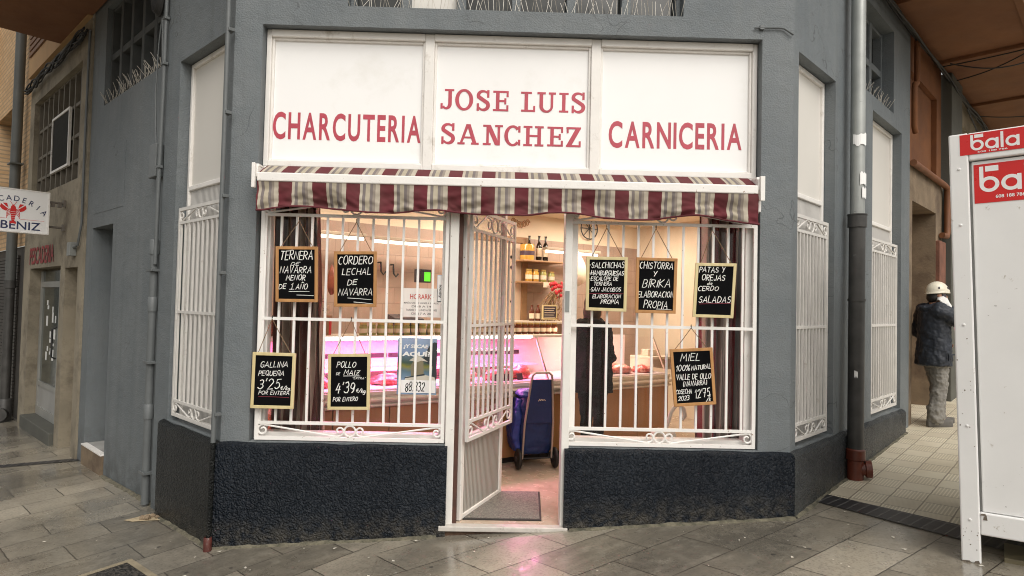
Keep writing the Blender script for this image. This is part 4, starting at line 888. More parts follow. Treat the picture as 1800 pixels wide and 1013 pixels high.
# right drainpipe: zinc top, black middle, red brown shoe with open inspection mouth
ds, do = 1.165, .105
q = FRt(ds, do, 0); zg = gz(q.x, q.y)
dp = thing('drainpipe', 'zinc and black drainpipe with red brown shoe on the right wall', 'drainpipe', (q.x, q.y, zg))
def ct(z0, z1, r, name, mat, n=20):
    k = MB(); k.lathe((q.x, q.y, z0), [(r, 0), (r, z1-z0)], n); return obj(name, k, mat, dp, smooth=40)
ct(2.44, 5.0, .057, 'upper_pipe', paint('bright_zinc', (.36, .375, .36), .32, .12, 5, metal=.35)); ct(zg+.26, 2.44, .063, 'lower_pipe', M['blackpipe']); ct(2.35, 2.452, .074, 'collar', M['blackpipe']); ct(2.452, 2.462, .079, 'collar', M['blackpipe']); ct(4.36, 4.46, .064, 'collar', M['galv'])
ct(1.72, 1.74, .07, 'collar', M['blackpipe'])
k = MB(); k.lathe((q.x, q.y, zg-.01), [(.064, 0), (.064, .17), (.074, .18), (.076, .26), (.064, .27)], 20)
sh = obj('shoe', k, M['terracotta'], dp, smooth=40)
ax = V((.93, -.36, .05)).normalized(); k = MB(); k.lathe(V((q.x, q.y, zg+.09)), [(.05, .02), (.055, .07), (.070, .075), (.072, .12), (.060, .122), (.056, .08), (.0, .078)], 20, ax=ax); obj('mouth', k, M['terracotta'], sh, smooth=40)
def patch(px0, py0, px1, py1, mat, seed):
    """peeling sticker wrapped on the pipe"""
    random.seed(seed); k = MB(); n = 8; zc0 = hit(1506, py1, q, V((0, -1, 0))).z; zc1 = hit(1506, py0, q, V((0, -1, 0))).z
    back = math.atan2(CAM.y-q.y, CAM.x-q.x); w_ = 12
    a0 = back + math.asin(max(-1, min(1, (px0-1504.5)/w_))); a1 = back + math.asin(max(-1, min(1, (px1-1504.5)/w_)))
    k.grid([[V((q.x+.0655*math.cos(a0+(a1-a0)*i/n), q.y+.0655*math.sin(a0+(a1-a0)*i/n), z+random.uniform(-.012, .012))) for i in range(n+1)] for z in (zc0, (zc0+zc1)/2, zc1)])
    return k
obj('sticker', patch(1498, 238, 1516, 258, 0, 2), M['stwhite'], dp); obj('sticker', patch(1508, 306, 1516.5, 328, 0, 5), M['stwhite'], dp); obj('paint_drip', patch(1511, 332, 1516.5, 350, 0, 8), M['stwhite'], dp)
obj('paint_scrape', patch(1502, 652, 1507, 662, 0, 9), M['stwhite'], dp)
# cables along the right soffit
for i, (lab, s_a, s_b, dz) in enumerate((('thick black cable bundle where the right wall meets the brown soffit', 1.6, 9, 0),)):
    t = thing('cable_bundle', lab, 'cable', FRt(3, .03, 4.8)); k = MB(); random.seed(5)
    for j in range(6): k.tube([FRt(1.6+.1*x, .03+.014*j+.012*math.sin(x*.3+j*2), 4.80-.018*j+.022*math.sin(x*.21+j*1.7)) for x in range(100)], .011, 6)
    obj('strand', k, M['cable'], t, smooth=60)
def sag(name, lab, a, b, d, r=.008, grp=None):
    k = MB(); k.tube([a.lerp(b, i/12)-UP*d*math.sin(math.pi*i/12) for i in range(13)], r, 6)
    return single(name, k, M['cable'], lab, 'cable', a, smooth=60)
pz = lambda x, y, z=4.80: hit(x, y, (0, 0, z), UP)
sag('cable', 'upper straight cable under the brown soffit on the right', pz(1655, 118), pz(1830, 80), .01)
sag('cable', 'lower sagging cable crossing under the brown soffit on the right', pz(1682, 142, 4.75), pz(1830, 78, 4.82), .05)
sag('cable', 'middle slack cable under the brown soffit on the right', pz(1670, 112), pz(1850, 92), .12)
sag('cable', 'farthest cable under the brown soffit above the white container', pz(1722, 205, 4.8), pz(1840, 200, 4.8), .03)
sag('cable', 'pale cable running down from the soffit towards the container top', FRt(5.3, .25, 4.35), FRt(6.9, .3, 3.9), .0, .009)
# ------------------------------------------------------------------ building beyond on the right
ob = thing('brown_building', 'ochre brown building with dark recess beyond the grey corner shop', 'building', FRt(6, -.2, .5))
k = MB(); sheet(k, FRt, 3.444, 5.25, 3.36, 4.95, [(3.62, 4.98, 3.36, 4.45, .06)], -.03)
k.face([FRt(3.62, -.09, 3.36), FRt(4.98, -.09, 3.36), FRt(4.98, -.09, 4.45), FRt(3.62, -.09, 4.45)]); obj('upper_wall', k, M['orange'], ob)
k = MB(); sheet(k, FRt, 3.444, 5.25, 0, 3.358, [(3.62, 4.85, 0, 2.93, .62)], -.012); obj('lower_wall', k, M['concrete'], ob)
k = MB(); k.face([FRt(3.62, -.63, 0), FRt(4.85, -.63, 0), FRt(4.85, -.63, 2.93), FRt(3.62, -.63, 2.93)]); obj('recess_wall', k, M['brick2'], ob)
k = MB(); k.box((3.625, -.625, 2.12), (4.845, -.58, 2.62), fr=FRt); k.box((4.855, -.02, 2.0), (5.22, .035, 2.58), fr=FRt); obj('red_masonry', k, M['redstone'], ob, bev=.01)
k = MB(); k.box((5.27, -.3, 0), (6.0, .09, 4.868), fr=FRt); obj('pillar', k, M['greypil'], ob, bev=.01)
k = MB(); sheet(k, FRt, 6.0, 26, 0, 4.95, [(6.25, 8.0, 3.3, 4.5, .2)], -.03); obj('far_wall', k, M['fishwall'], ob)
k = MB()
for i in range(14): k.box((6.28+i*.125, -.16, 3.3), (6.36+i*.125, -.12, 4.5), fr=FRt)
obj('blind', k, paint('pale_blind', (.42, .39, .32), .6), ob)
t = pipe('brown_pipe', 'painted brown pipe along the wall turning down behind the worker', [FRt(3.46, .03, 3.335), FRt(5.12, .03, 3.335), FRt(5.2, .05, 3.30), FRt(5.22, .05, 3.2), FRt(5.22, .05, 2.72), FRt(5.18, .05, 2.66), FRt(5.0, .03, 2.66)], .038, paint('brown_painted_pipe', (.17, .065, .025), .6, .2, 6))
t = pipe('brown_pipe', 'short painted brown pipe high beside the grey wall end', [FRt(3.62, .03, 4.84), FRt(3.62, .03, 4.30), FRt(3.58, .03, 4.26), FRt(3.52, .03, 4.25), FRt(3.50, .03, 4.2), FRt(3.50, .03, 3.75), FRt(3.56, .03, 3.7)], .03, M['orange'])
# ------------------------------------------------------------------ fishmonger building on the left
fb = thing('fish_shop_building', 'dirty beige fish shop building with large lattice window', 'building', FL(5.5, -.2, -.3))
k = MB(); sheet(k, FL, 3.93, 7.2, -1, 4.86, [(4.30, 6.92, 3.02, 4.44, .16), (4.14, 4.72, -1, 1.95, .16), (4.95, 6.75, -1, 1.985, .2)], -.02)
k.face([FL(4.14, -.179, -1), FL(4.72, -.179, -1), FL(4.72, -.179, 1.95), FL(4.14, -.179, 1.95)])
k.face([FL(4.95, -.219, -1), FL(6.75, -.219, -1), FL(6.75, -.219, 1.985), FL(4.95, -.219, 1.985)]); k.face([FL(3.93, -.02, -1), FL(3.93, -.6, -1), FL(3.93, -.6, 4.95), FL(3.93, -.02, 4.95)]); obj('wall', k, M['fishwall'], fb)
k = MB()
ncol, zz_ = 9, [3.02, 3.30, 3.62, 4.02, 4.44]
for i in range(ncol+1):
    x = 4.30+(6.92-4.30)*i/ncol; k.box((max(4.302, x-.022), -.16, 3.02), (min(6.918, x+.022), -.08, 4.44), fr=FL)
for z in zz_: k.box((4.302, -.155, max(3.022, z-.02)), (6.918, -.085, min(4.438, z+.02)), fr=FL)
lw = obj('lattice_window', k, paint('grey_brown_lattice', (.16, .14, .11), .7, .2, 8), fb)
k = MB(); k.box((4.302, -.172, 3.022), (6.918, -.165, 4.438), fr=FL); obj('pane', k, M['darkglass'], lw)
k = MB()
for c in ((5.0, 5.03, 3.27, 4.03), (5.91, 5.94, 3.27, 4.03), (5.03, 5.91, 4.0, 4.03), (5.03, 5.91, 3.27, 3.30)): k.box((c[0], -.08, c[2]), (c[1], -.05, c[3]), fr=FL)
obj('casement', k, M['frame'], lw); k = MB(); k.box((5.03, -.07, 3.30), (5.91, -.062, 4.0), fr=FL); obj('casement_glass', k, paint('dusty_glass', (.03, .029, .026), .8, spec=.1), lw)
k = MB(); k.box((4.955, -.215, -1.0), (6.745, .03, -.12), fr=FL); obj('doorstep', k, M['greypil'], fb, bev=.01)
k = MB()
for c in ((5.56, 5.62, -.118, 1.95), (6.66, 6.74, -.118, 1.95), (5.62, 6.66, 1.72, 1.80), (5.62, 6.66, -.118, .0), (5.62, 6.66, .30, .36)): k.box((c[0], -.19, c[2]), (c[1], -.15, c[3]), fr=FL)
dr = obj('door', k, paint('aluminium_door', (.34, .34, .32), .4, metal=.3), fb)
k = MB(); k.box((5.0, -.18, .36), (6.66, -.17, 1.95), fr=FL); obj('glass', k, paint('door_glass', (.055, .065, .058), .1), dr)
k = MB(); k.box((5.62, -.178, .0), (6.66, -.168, .30), fr=FL); obj('lower_panel', k, paint('door_panel', (.30, .30, .29), .4), dr)
k = MB(); k.tube([FL(5.66, -.15, .75), FL(5.66, -.10, .78), FL(5.66, -.10, 1.15), FL(5.66, -.15, 1.18)], .012, 8); obj('handle', k, M['iron'], dr)
k = MB(); random.seed(4)
for i in range(16):
    s, z = random.uniform(5.8, 6.35), random.uniform(.6, 1.6); k.box((s, -.1695, z), (s+random.uniform(.03, .09), -.167, z+random.uniform(.03, .16)), fr=FL)
obj('window_stickers', k, M['stwhite'], dr)
k = MB(); type_into(k, 'PESCADERIA', lambda x, z, l: FL(6.78-x, -.012, z), 0, 2.04, 1.47, .245, .02); obj('lettering', k, M['deepred'], fb)
k = MB(); k.box((3.935, -.3, 4.865), (7.2, .03, 5.15), fr=FL); obj('upper_band', k, paint('ochre_band', (.48, .30, .15), .8, .1, 4), fb)
k = MB(); k.box((3.935, -.3, 5.15), (5.6, 0, 9), fr=FL); k.box((5.6, -.3, 5.15), (7.2, -.12, 9), fr=FL); obj('upper_wall', k, M['brick'], fb)
k = MB()
for i in range(30): k.box((5.3, -.02, 5.16+i*.09), (7.1, .05+.0*i, 5.215+i*.09), fr=FL)
obj('shutter', k, paint('brown_slats', (.20, .10, .05), .6), fb)
# projecting sign
fs = thing('fish_shop_sign', 'white box sign with red crustacean hanging from the fish shop wall', 'sign', FL(4.84, .3, 2.35))
FSg = Fr(FL(4.84, 0, 0), NL, -DL)        # along = away from the wall, outward = towards the corner
k = MB(); k.box((.155, -.05, 2.35), (.86, .05, 2.86), fr=FSg); bx = obj('box', k, M['panel'], fs, bev=.01)
k = MB()
for c in ((.150, .165, 2.345, 2.865), (.85, .865, 2.345, 2.865), (.165, .85, 2.345, 2.358), (.165, .85, 2.852, 2.865)): k.box((c[0], -.055, c[2]), (c[1], .056, c[3]), fr=FSg)
obj('rim', k, M['frame'], bx)
SX = lambda x, z, l: FSg(.86-x, .0515+l, z)      # x measured from the far end, reading direction
k = MB(); word = 'PESCADERIA'
for i, c in enumerate(word):
    an = R(132-84*i/9); ccx, ccz = .352, 2.19; rr = .53
    px_, pz_ = ccx+rr*math.cos(an)*.80, ccz+rr*math.sin(an); tl = an-math.pi/2
    v, f = font_mesh(c, .005); i0 = len(k.v)
    if not v: continue
    xm = (min(p.x for p in v)+max(p.x for p in v))/2
    for p in v:
        x = (p.x-xm)*.082; y = p.y*.090; k.v.append(SX(px_+x*math.cos(tl)-y*math.sin(tl), pz_+x*math.sin(tl)+y*math.cos(tl), .0005))
    for q_ in f: k.f.append(tuple(i0+z for z in q_)); k.m.append(0)
navy = paint('navy_lettering', (.02, .03, .10), .5)
type_into(k, 'ALBENIZ', lambda x, z, l: SX(x, z, .0005), .075, 2.385, .55, .095, .010); obj('lettering', k, navy, bx)
cr = Flat(lambda x, z, l: SX(x, z, .0006+l)); ex, ez = .36, 2.60
cr.poly([(ex-.030, ez-.01), (ex-.022, ez+.05), (ex, ez+.075), (ex+.022, ez+.05), (ex+.030, ez-.01)])
for j in range(5): cr.poly([(ex-.028+.003*j, ez-.015-.022*j), (ex+.028-.003*j, ez-.015-.022*j), (ex+.025-.003*j, ez-.033-.022*j), (ex-.025+.003*j, ez-.033-.022*j)])
for s in (-1, 1):
    cr.poly([(ex+s*.05, ez+.02), (ex+s*.115, ez+.075), (ex+s*.125, ez+.035), (ex+s*.10, ez+.005), (ex+s*.065, ez-.01)]); cr.poly([(ex+s*.045, ez+.03), (ex+s*.06, ez+.085), (ex+s*.10, ez+.082), (ex+s*.07, ez+.05)])
    cr.ribbon([(ex+s*.02, ez+.02), (ex+s*.045, ez+.01), (ex+s*.06, ez+.02)], .010)
    for j in range(4): cr.ribbon([(ex+s*.025, ez+.005-.015*j), (ex+s*.055, ez-.005-.02*j), (ex+s*.06, ez-.03-.02*j)], .006)
    cr.ribbon([(ex+s*.008, ez+.07), (ex+s*.03, ez+.11)], .005); cr.poly([(ex, ez-.12), (ex+s*.03, ez-.13), (ex+s*.028, ez-.155), (ex, ez-.148)])
cr.ribbon([(.05, 2.506), (.29, 2.506)], .003); cr.ribbon([(.43, 2.506), (.66, 2.506)], .003)
obj('crustacean_emblem', cr.mb, M['stred'], bx)
k = MB()
for z in (2.45, 2.755): k.tube([FSg(.0, 0, z), FSg(.16, 0, z)], .014, 8); k.box((-.02, -.03, z-.04), (.008, .03, z+.04), fr=FSg)
k.box((.02, -.02, 2.70), (.06, .02, 2.75), fr=FSg); k.box((.09, -.02, 2.70), (.13, .02, 2.75), fr=FSg); obj('bracket', k, paint('rusty_bracket', (.14, .12, .10), .6), fs)
t = pipe('drainpipe', 'tall grey drainpipe with black foot beside the fish shop', [FL(7.50, .09, 9), FL(7.50, .09, 2.2), FL(7.50, .09, 1.7)], .068, paint('dull_green_grey_pipe', (.10, .105, .10), .5, .15, 5), [(7.5, .09, 3.6)], FL, cat='drainpipe', n=14)
k = MB(); q5 = FL(7.5, .09, 0); zq = gz(q5.x, q5.y); k.lathe((q5.x, q5.y, zq), [(.062, 0), (.062, 1.7-zq), (.078, 1.7-zq), (.078, 1.82-zq)], 14); obj('lower_pipe', k, M['blackpipe'], t, smooth=40)
k = MB(); k.lathe((q5.x, q5.y, zq), [(.09, 0), (.09, .32), (.075, .34)], 14); k.lathe(q5+UP*(zq+.12), [(.07, .02), (.09, .10), (.10, .18), (.07, .18)], 12, ax=V((.3, -.95, 0))); obj('foot', k, M['blackpipe'], t, smooth=40)
k = MB()
for j in range(7): k.tube([FL(3.95+.05*i, .035+.02*math.sin(i*.23+j*2.1)+.004*j, 4.66+.035*math.sin(i*.17+j*1.3)+.02*math.sin(i*.41+j)) for i in range(66)], .009+.002*(j % 3), 6)
t = thing('cable_bundle', 'twisted black cable bundle above the fish shop lattice window', 'cable', FL(5.4, .04, 4.6)); obj('strand', k, M['cable'], t, smooth=60)
t = pipe('conduit', 'thin conduit with small metal box between fish shop and grey wall', [FL(3.95, .0, 4.7), FL(3.97, .0, 3.2), FL(3.96, .0, 2.45), FL(4.05, .01, 2.2), FL(4.28, .01, 2.17)], .013, M['conduit'], cat='conduit')
k = MB(); k.box((4.22, -.02, 2.08), (4.36, .05, 2.24), fr=FL); obj('box', k, M['galv'], t, bev=.004)
# brick house further left
bh = thing('brick_house', 'pale orange brick house with roller shutter at far left', 'building', FL(11, -.2, -.5))
k = MB(); sheet(k, FL, 7.2, 26, 2.35, 10, [(8.4, 10.2, 2.9, 4.75, .25)], -.03); obj('wall', k, M['brick'], bh)
k = MB(); k.box((10.4, -.03, 2.4), (26, .55, 10), fr=FL); obj('bay', k, M['brick'], bh)
k = MB(); k.face([FL(8.4, -.26, 2.9), FL(10.2, -.26, 2.9), FL(10.2, -.26, 4.75), FL(8.4, -.26, 4.75)]); obj('window', k, M['darkglass'], bh)
k = MB(); k.box((8.3, -.2, 2.82), (10.3, .12, 2.9), fr=FL); obj('window_sill', k, paint('pale_sill', (.42, .34, .24), .8), bh)
k = MB(); sheet(k, FL, 7.2, 26, -2, 2.35, [], -.06); obj('lower_wall', k, paint('dark_shopfront', (.05, .042, .034), .7, .3, 5), bh)
k = MB()
for i in range(46): k.box((7.75, -.055, -.3+i*.055), (12, -.03, -.3+i*.055+.045), fr=FL)
obj('roller_shutter', k, paint('dark_shutter', (.045, .038, .032), .5, .2, 6), bh)
k = MB(); k.box((7.7, -.05, -.75), (12, .02, -.30), fr=FL); obj('shutter_base', k, paint('pale_base', (.30, .27, .21), .7), bh)
# ------------------------------------------------------------------ white site container on the right
P0 = ground(1690, 986); ca = R(39.2); FC2 = Fr(P0, (math.cos(ca), -math.sin(ca), 0), (-math.sin(ca), -math.cos(ca), 0))
tl = 0.0
ct_ = thing('site_container', 'white site container with red lettered stickers standing on timber blocks', 'container', P0)
def CB(name, boxes, mat, parent=ct_, **kk):
    k = MB()
    for x0, x1, o0, o1, z0, z1 in boxes: k.box((x0, o0, z0), (x1, o1, z1), fr=FT)
    return obj(name, k, mat, parent, **kk)
rot = Matrix.Rotation(R(1.6), 3, FC2.n)            # the container leans with the sloping street
class Tl(Fr):
    def __call__(s, a, out, z): return s.o + rot @ (s.d*a + s.n*out + UP*z)
FT = Tl(P0, FC2.d, FC2.n)
CB('frame', [(0, .095, -.12, 0, 0, 2.555), (.095, 2.4, -.12, -.002, 2.385, 2.553), (2.4, 2.5, -.12, 0, 0, 2.555), (.095, 2.4, -.12, -.002, .17, .30)], M['cont'], bev=.008)
CB('body', [(.02, 2.48, -1.1, -.125, .16, 2.54)], M['cont'], bev=.01)
CB('door', [(.108, 2.38, -.118, -.022, .303, 2.379)], M['cont'], bev=.006)
CB('door_gasket', [(.0955, .107, -.118, -.045, .30, 2.383)], paint('grey_gasket', (.35, .35, .34), .6))
for lab, x0, z0, z1, out, wd in ((None, .055, 2.42, 2.545, .0005, .9), (None, .118, 2.125, 2.358, -.0205, .98)):
    st_ = CB('sticker', [(x0, x0+wd, out-.0007, out+.0007, z0, z1)], M['stred'])
    H = z1-z0; small = H < .2
    f_ = Flat(lambda x, z, l: FT(x, out+.0012+l, z))
    x = x0 + (.052 if small else .026); zb = z0+H*(.17 if small else .27); r1 = H*(.255 if small else .20); t1 = r1*.42
    # b
    f_.ring(x+r1, zb+r1, r1-t1, r1); f_.poly([(x, zb+r1), (x+t1, zb+r1), (x+t1, z0+H*.94), (x, z0+H*.94)]); f_.poly([(x+t1*1.45, z0+H*(.78 if small else .80)), (x+r1*1.95, z0+H*(.78 if small else .80)), (x+r1*1.95, z0+H*.94), (x+t1*1.45, z0+H*.94)])
    x += r1*2.18
    for c in 'ala':
        if c == 'a': f_.ring(x+r1, zb+r1, r1-t1, r1); f_.poly([(x+2*r1-t1, zb), (x+2*r1, zb), (x+2*r1, zb+2*r1), (x+2*r1-t1, zb+2*r1)]); x += r1*2.28
        elif c == 'l': f_.poly([(x, zb), (x+t1, zb), (x+t1, z0+H*.92), (x, z0+H*.92)]); x += t1+r1*.28
        else: f_.poly([(x+r1*.3, zb), (x+r1*.3+t1, zb), (x+r1*.3+t1, z0+H*.9), (x+r1*.3, z0+H*.9)]); f_.poly([(x, zb+r1*1.6), (x+r1*1.2, zb+r1*1.6), (x+r1*1.2, zb+r1*2), (x, zb+r1*2)]); x += r1
    fn = lambda a, z, l: FT(a, out+.0014, z)
    if small: type_into(f_.mb, '608 188 786', fn, x0+.085, z0+H*.05, .14, H*.075, .01)
    else: type_into(f_.mb, '608 188 786', fn, x0+.10, z0+H*.10, .135, H*.085, .02)
    obj('lettering', f_.mb, M['stwhite'], st_)
k = MB(); random.seed(77)
for i in range(26):
    x, z = random.uniform(.01, .085), random.choice((random.gauss(1.15, .25), random.gauss(.9, .1), random.uniform(0, .2))); r_ = random.uniform(.0015, .005)
    k.face([FT(x+r_*math.cos(a_)*random.uniform(.5, 1.3), .0006, z+r_*math.sin(a_)*random.uniform(.5, 1.6)) for a_ in (0, 1.2, 2.6, 4, 5.1)])
for i in range(16):
    x, z = random.uniform(.15, .6), random.choice((random.gauss(1.5, .2), random.uniform(.35, .7))); r_ = random.uniform(.003, .012)
    k.face([FT(x, -.0214, z), FT(x+r_, -.0214, z+r_*random.uniform(-.5, .5)), FT(x+r_*1.2, -.0214, z+.002), FT(x+.001, -.0214, z+.002)])
for x0, z0, w_, h_ in ((.0, .0, .05, .012), (.06, .0, .03, .02), (.096, .285, .03, .014), (.11, .26, .02, .03)): k.face([FT(x0, .0007, z0), FT(x0+w_, .0007, z0), FT(x0+w_*.8, .0007, z0+h_), FT(x0+w_*.2, .0007, z0+h_*.7)])
sc_ = obj('scuff_marks', k, paint('chipped_paint', (.16, .13, .10), .8, .3, 40), ct_); sc_['kind'] = 'stuff'
k = MB()
for z in (.25, .8, 1.4, 2.0, 2.34): k.lathe(FT(.048, .0, z), [(.008, 0), (.008, .003), (.004, .005)], 8, ax=FC2.n)
obj('bolt', k, M['cont'], ct_)
k = MB(); k.box((.20, -1.2, -.06), (2.3, -.1, .035), fr=FT); single('timber_block', k, M['timber'], 'weathered timber beam under the white container', 'timber', FT(1, -.3, -.05), bev=.004)
# ------------------------------------------------------------------ inside the shop: counter
T0, T1 = -2.05, 2.50
cn_ = thing('meat_counter', 'long glass fronted meat counter lit pink over brown panels', 'meat counter', FC(.3, -.3, .02))
k = MB(); n = 9
for i in range(n):
    a_, b_ = T0+(T1-T0)*i/n, T0+(T1-T0)*(i+1)/n; k.box((a_+.004, -.78, .10), (b_-.004, -.01, .695), fr=FC)
obj('base', k, M['cbase'], cn_, bev=.004)
k = MB(); k.box((T0, -.74, .02), (T1, -.06, .10), fr=FC); obj('skirting', k, M['rubber'], cn_)
k = MB(); k.box((T0, -.80, .697), (T1, .0, .80), fr=FC); k.box((T0, -.80, .803), (T1, .012, .835), fr=FC); k.tube([FC(T0, .022, .765), FC(T1, .022, .765)], .020, 8); k.tube([FC(T0, .018, .715), FC(T1, .018, .715)], .012, 8)
obj('bumper', k, M['csteel'], cn_, smooth=40)
k = MB(); k.box((T0+.03, -.74, .838), (T1-.03, -.03, .85), fr=FC); k.box((T0+.03, -.78, .838), (T1-.03, -.745, 1.27), fr=FC); k.box((T0+.03, -.742, .96), (.9, -.45, .975), fr=FC); obj('display_tray', k, M['cwhite'], cn_)
k = MB(); k.box((T0, -.80, 1.275), (1.15, -.28, 1.30), fr=FC); k.box((T0, -.30, 1.262), (.70, -.27, 1.305), fr=FC); obj('top_shelf', k, M['csteel'], cn_, bev=.004)
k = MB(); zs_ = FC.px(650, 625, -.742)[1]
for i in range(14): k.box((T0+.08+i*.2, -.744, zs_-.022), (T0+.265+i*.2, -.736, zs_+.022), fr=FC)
obj('shadow_slots', k, M['tray'], cn_)  # flat dark strips painted for the shadow gap at the display's back
k = MB()
for t_ in (T0+.01, -.62, .72, T1-.02): k.hexa([FC(t_, o, z) for o, z in ((-.03, .835), (-.05, .835), (-.29, 1.275), (-.27, 1.275))]+[FC(t_+.018, o, z) for o, z in ((-.03, .835), (-.05, .835), (-.29, 1.275), (-.27, 1.275))])
obj('upright', k, M['csteel'], cn_)
k = MB(); k.grid([[FC(T0+.02, o, z), FC(T1-.02, o, z)] for o, z in ((-.035, .838), (-.06, .98), (-.13, 1.14), (-.26, 1.272))]); obj('glass', k, M['glass2'], cn_, smooth=80)
k = MB(); k.tube([FC(T0+.08, -.262, 1.284), FC(.66, -.262, 1.284)], .011, 8); obj('light_tube', k, M['pinktube'], cn_)
def alight(name, loc, d, sx_, sy_, e, c):
    l = bpy.data.lights.new(name, 'AREA'); l.shape = 'RECTANGLE'; l.size = sx_; l.size_y = sy_; l.energy = e; l.color = c
    o = bpy.data.objects.new(name, l); COL.objects.link(o); o.location = loc
    z = -V(d).normalized(); x = CD - z*CD.dot(z); x.normalize(); y = z.cross(x); mm_ = Matrix((x, y, z)).transposed().to_4x4(); mm_.translation = loc; o.matrix_world = mm_
alight('counter_light', FC(-.65, -.33, 1.26), (0, 0, -1), 2.6, .10, 80, (1, .22, .54))
alight('counter_light_right', FC(1.75, -.40, 1.40), (0, 0, -1), 1.2, .06, 8, (1, .62, .42))
def lump(c, rx, ry, rz, seed, n=10, mth=8):
    rows = []
    for i in range(mth+1):
        ph = math.pi*i/mth; row = []
        for j in range(n):
            a_ = 2*math.pi*j/n; d = V((math.sin(ph)*math.cos(a_), math.sin(ph)*math.sin(a_), math.cos(ph)))
            f = 1+.45*noise.noise(d*1.4+V((seed*3.1, seed, 0))) + .15*noise.noise(d*4+V((seed, 0, 7)))
            p = d*f; row.append(c + CD*p.x*rx + CN*p.y*ry + UP*max(p.z, -.55)*rz)
        rows.append(row)
    k = MB(); k.grid(rows, 0, True); return k
random.seed(21)
meats = [('big red meat cut at the left end of the pink counter', -1.62, -.30, .14, .12, .07, 'meat'), ('small triangular meat cut next to the big red one', -1.36, -.24, .08, .08, .045, 'meat'), ('flat pale cut low in the left corner of the counter', -1.74, -.12, .11, .07, .035, 'meat2'),
         ('broad red meat cut behind the POLLO board and lake poster', -.95, -.32, .17, .13, .06, 'meat'), ('pale cut beside the lake poster in the pink counter', -.62, -.22, .13, .10, .05, 'meat2'), ('rosy joint seen through the bars of the open door', -.15, -.30, .15, .12, .07, 'meat2'),
         ('pink joint behind the free edge of the open door', .20, -.22, .14, .12, .07, 'meat2'), ('rolled joint behind the trolley handle', .50, -.26, .13, .11, .08, 'meat'), ('red cuts piled beside the customer in the dark coat', 1.62, -.24, .16, .13, .09, 'meat'),
         ('second red pile further right in the counter', 1.92, -.24, .15, .12, .075, 'meat2'), ('flat red cut at the right end of the counter', 2.26, -.22, .15, .12, .05, 'meat')]
for i, (lab, t_, o_, rx, ry, rz, mm_) in enumerate(meats):
    c = FC(t_, o_, .85+rz*.55); k = lump(c, rx, ry, rz, i+1)
    for j in range(2 if rz > .05 else 0):
        q_ = lump(c+CD*random.uniform(-.09, .09)+CN*random.uniform(-.03, .06)+UP*random.uniform(-.01, .03), rx*.55, ry*.5, rz*.8, i*7+j+3); b0 = len(k.v); k.v += q_.v; k.f += [tuple(b0+x for x in f) for f in q_.f]; k.m += q_.m
    single('meat_cut', k, M[mm_], lab, 'meat', FC(t_, o_, .85), 'cuts of meat on display', smooth=80)
for i, (t_, lab) in enumerate(((.12, 'dark price tag at the door edge, left of three in the counter'), (.24, 'dark price tag in the counter, middle of three by the trolley'), (.40, 'dark price tag in the counter nearest the trolley handle'), (-.84, 'small pale price tag in the counter left of the lake poster'))):
    k = MB(); c = FC(t_, -.075, .855); k.hexa([c+CD*x+CN*y+UP*z for x, y, z in ((-.035, 0, 0), (.035, 0, 0), (.035, -.004, 0), (-.035, -.004, 0), (-.035, -.03, .065), (.035, -.03, .065), (.035, -.034, .065), (-.035, -.034, .065))])
    single('price_tag', k, M['tray'] if i < 3 else M['label'], lab, 'price tag', c, 'price tags')
# jars and goods on the counter top
def jarmb(r, h, neck=.8):
    k = MB(); k.lathe((0, 0, 0), [(r*.9, 0), (r, .008), (r, h*.72), (r*neck, h*.82), (r*neck, h*.86)], 12); return k
def jar_at(name, label, loc, r, h, mat, group, band=True, lid=True):
    t = thing(name, label, 'jar', loc, group); obj('glass', jarmb(r, h), mat, t, True, smooth=50)
    if lid: k = MB(); k.lathe((0, 0, h*.861), [(r*.88, 0), (r*.88, h*.14)], 12); obj('lid', k, M['lid'], t, True, smooth=40)
    if band: k = MB(); k.lathe((0, 0, h*.2), [(r*1.012, 0), (r*1.012, h*.34)], 12); obj('paper_label', k, M['label'], t, True, smooth=50)
    return t
def copy_tree(o, par=None):
    c = o.copy(); COL.objects.link(c); c.parent = par
    for ch in list(o.children): copy_tree(ch, c)
    return c
first = None
for i in range(15):
    loc = FC(-1.12+i*.088, -.52, 1.301)
    if not first: first = o_ = jar_at('preserve_jar', 'green olive jar with gold lid in the row on the counter top', loc, .038, .115, M['jar2'], 'olive jars along the counter top')
    else: o_ = copy_tree(first); o_.location = loc
first = None
for i in range(10):
    loc = FC(.52+i*.083-.1, -.54, 1.301)
    if not first: first = o_ = jar_at('preserve_jar', 'dark red preserve jar in the row behind the open door', loc, .036, .125, M['jar3'], 'dark jars along the counter top')
    else: o_ = copy_tree(first); o_.location = loc
first = None
for i in range(4):
    loc = FC(.18+i*.083-.13, -.54, 1.301)
    if not first: first = o_ = jar_at('preserve_jar', 'brown jar with pale label behind the bars of the open door', loc, .036, .12, paint('brown_jar', (.20, .09, .04), .2, .3, 30), 'brown jars along the counter top')
    else: o_ = copy_tree(first); o_.location = loc
k = MB(); k.box((-1.68, -.62, 1.301), (-1.40, -.60, 1.43), fr=FC); rs = single('red_card', k, M['stred'], 'red card with pale lettering standing on the counter top at left', 'card', FC(-1.54, -.61, 1.301))
f_ = Flat(lambda x, z, l: FC(x, -.5985+l, z)); f_.ring(-1.615, 1.365, .030, .035); f_.ribbon([(-1.56, 1.385), (-1.46, 1.385)], .014); f_.ribbon([(-1.56, 1.355), (-1.44, 1.355)], .014); obj('lettering', f_.mb, paint('pale_red_print', (.75, .35, .25), .5), rs)
k = MB(); k.box((-1.98, -.66, 1.301), (-1.70, -.40, 1.46), fr=FC); single('dark_box', k, M['jar3'], 'dark carton on the counter top behind the brown curtain', 'box', FC(-1.84, -.5, 1.301), bev=.006)
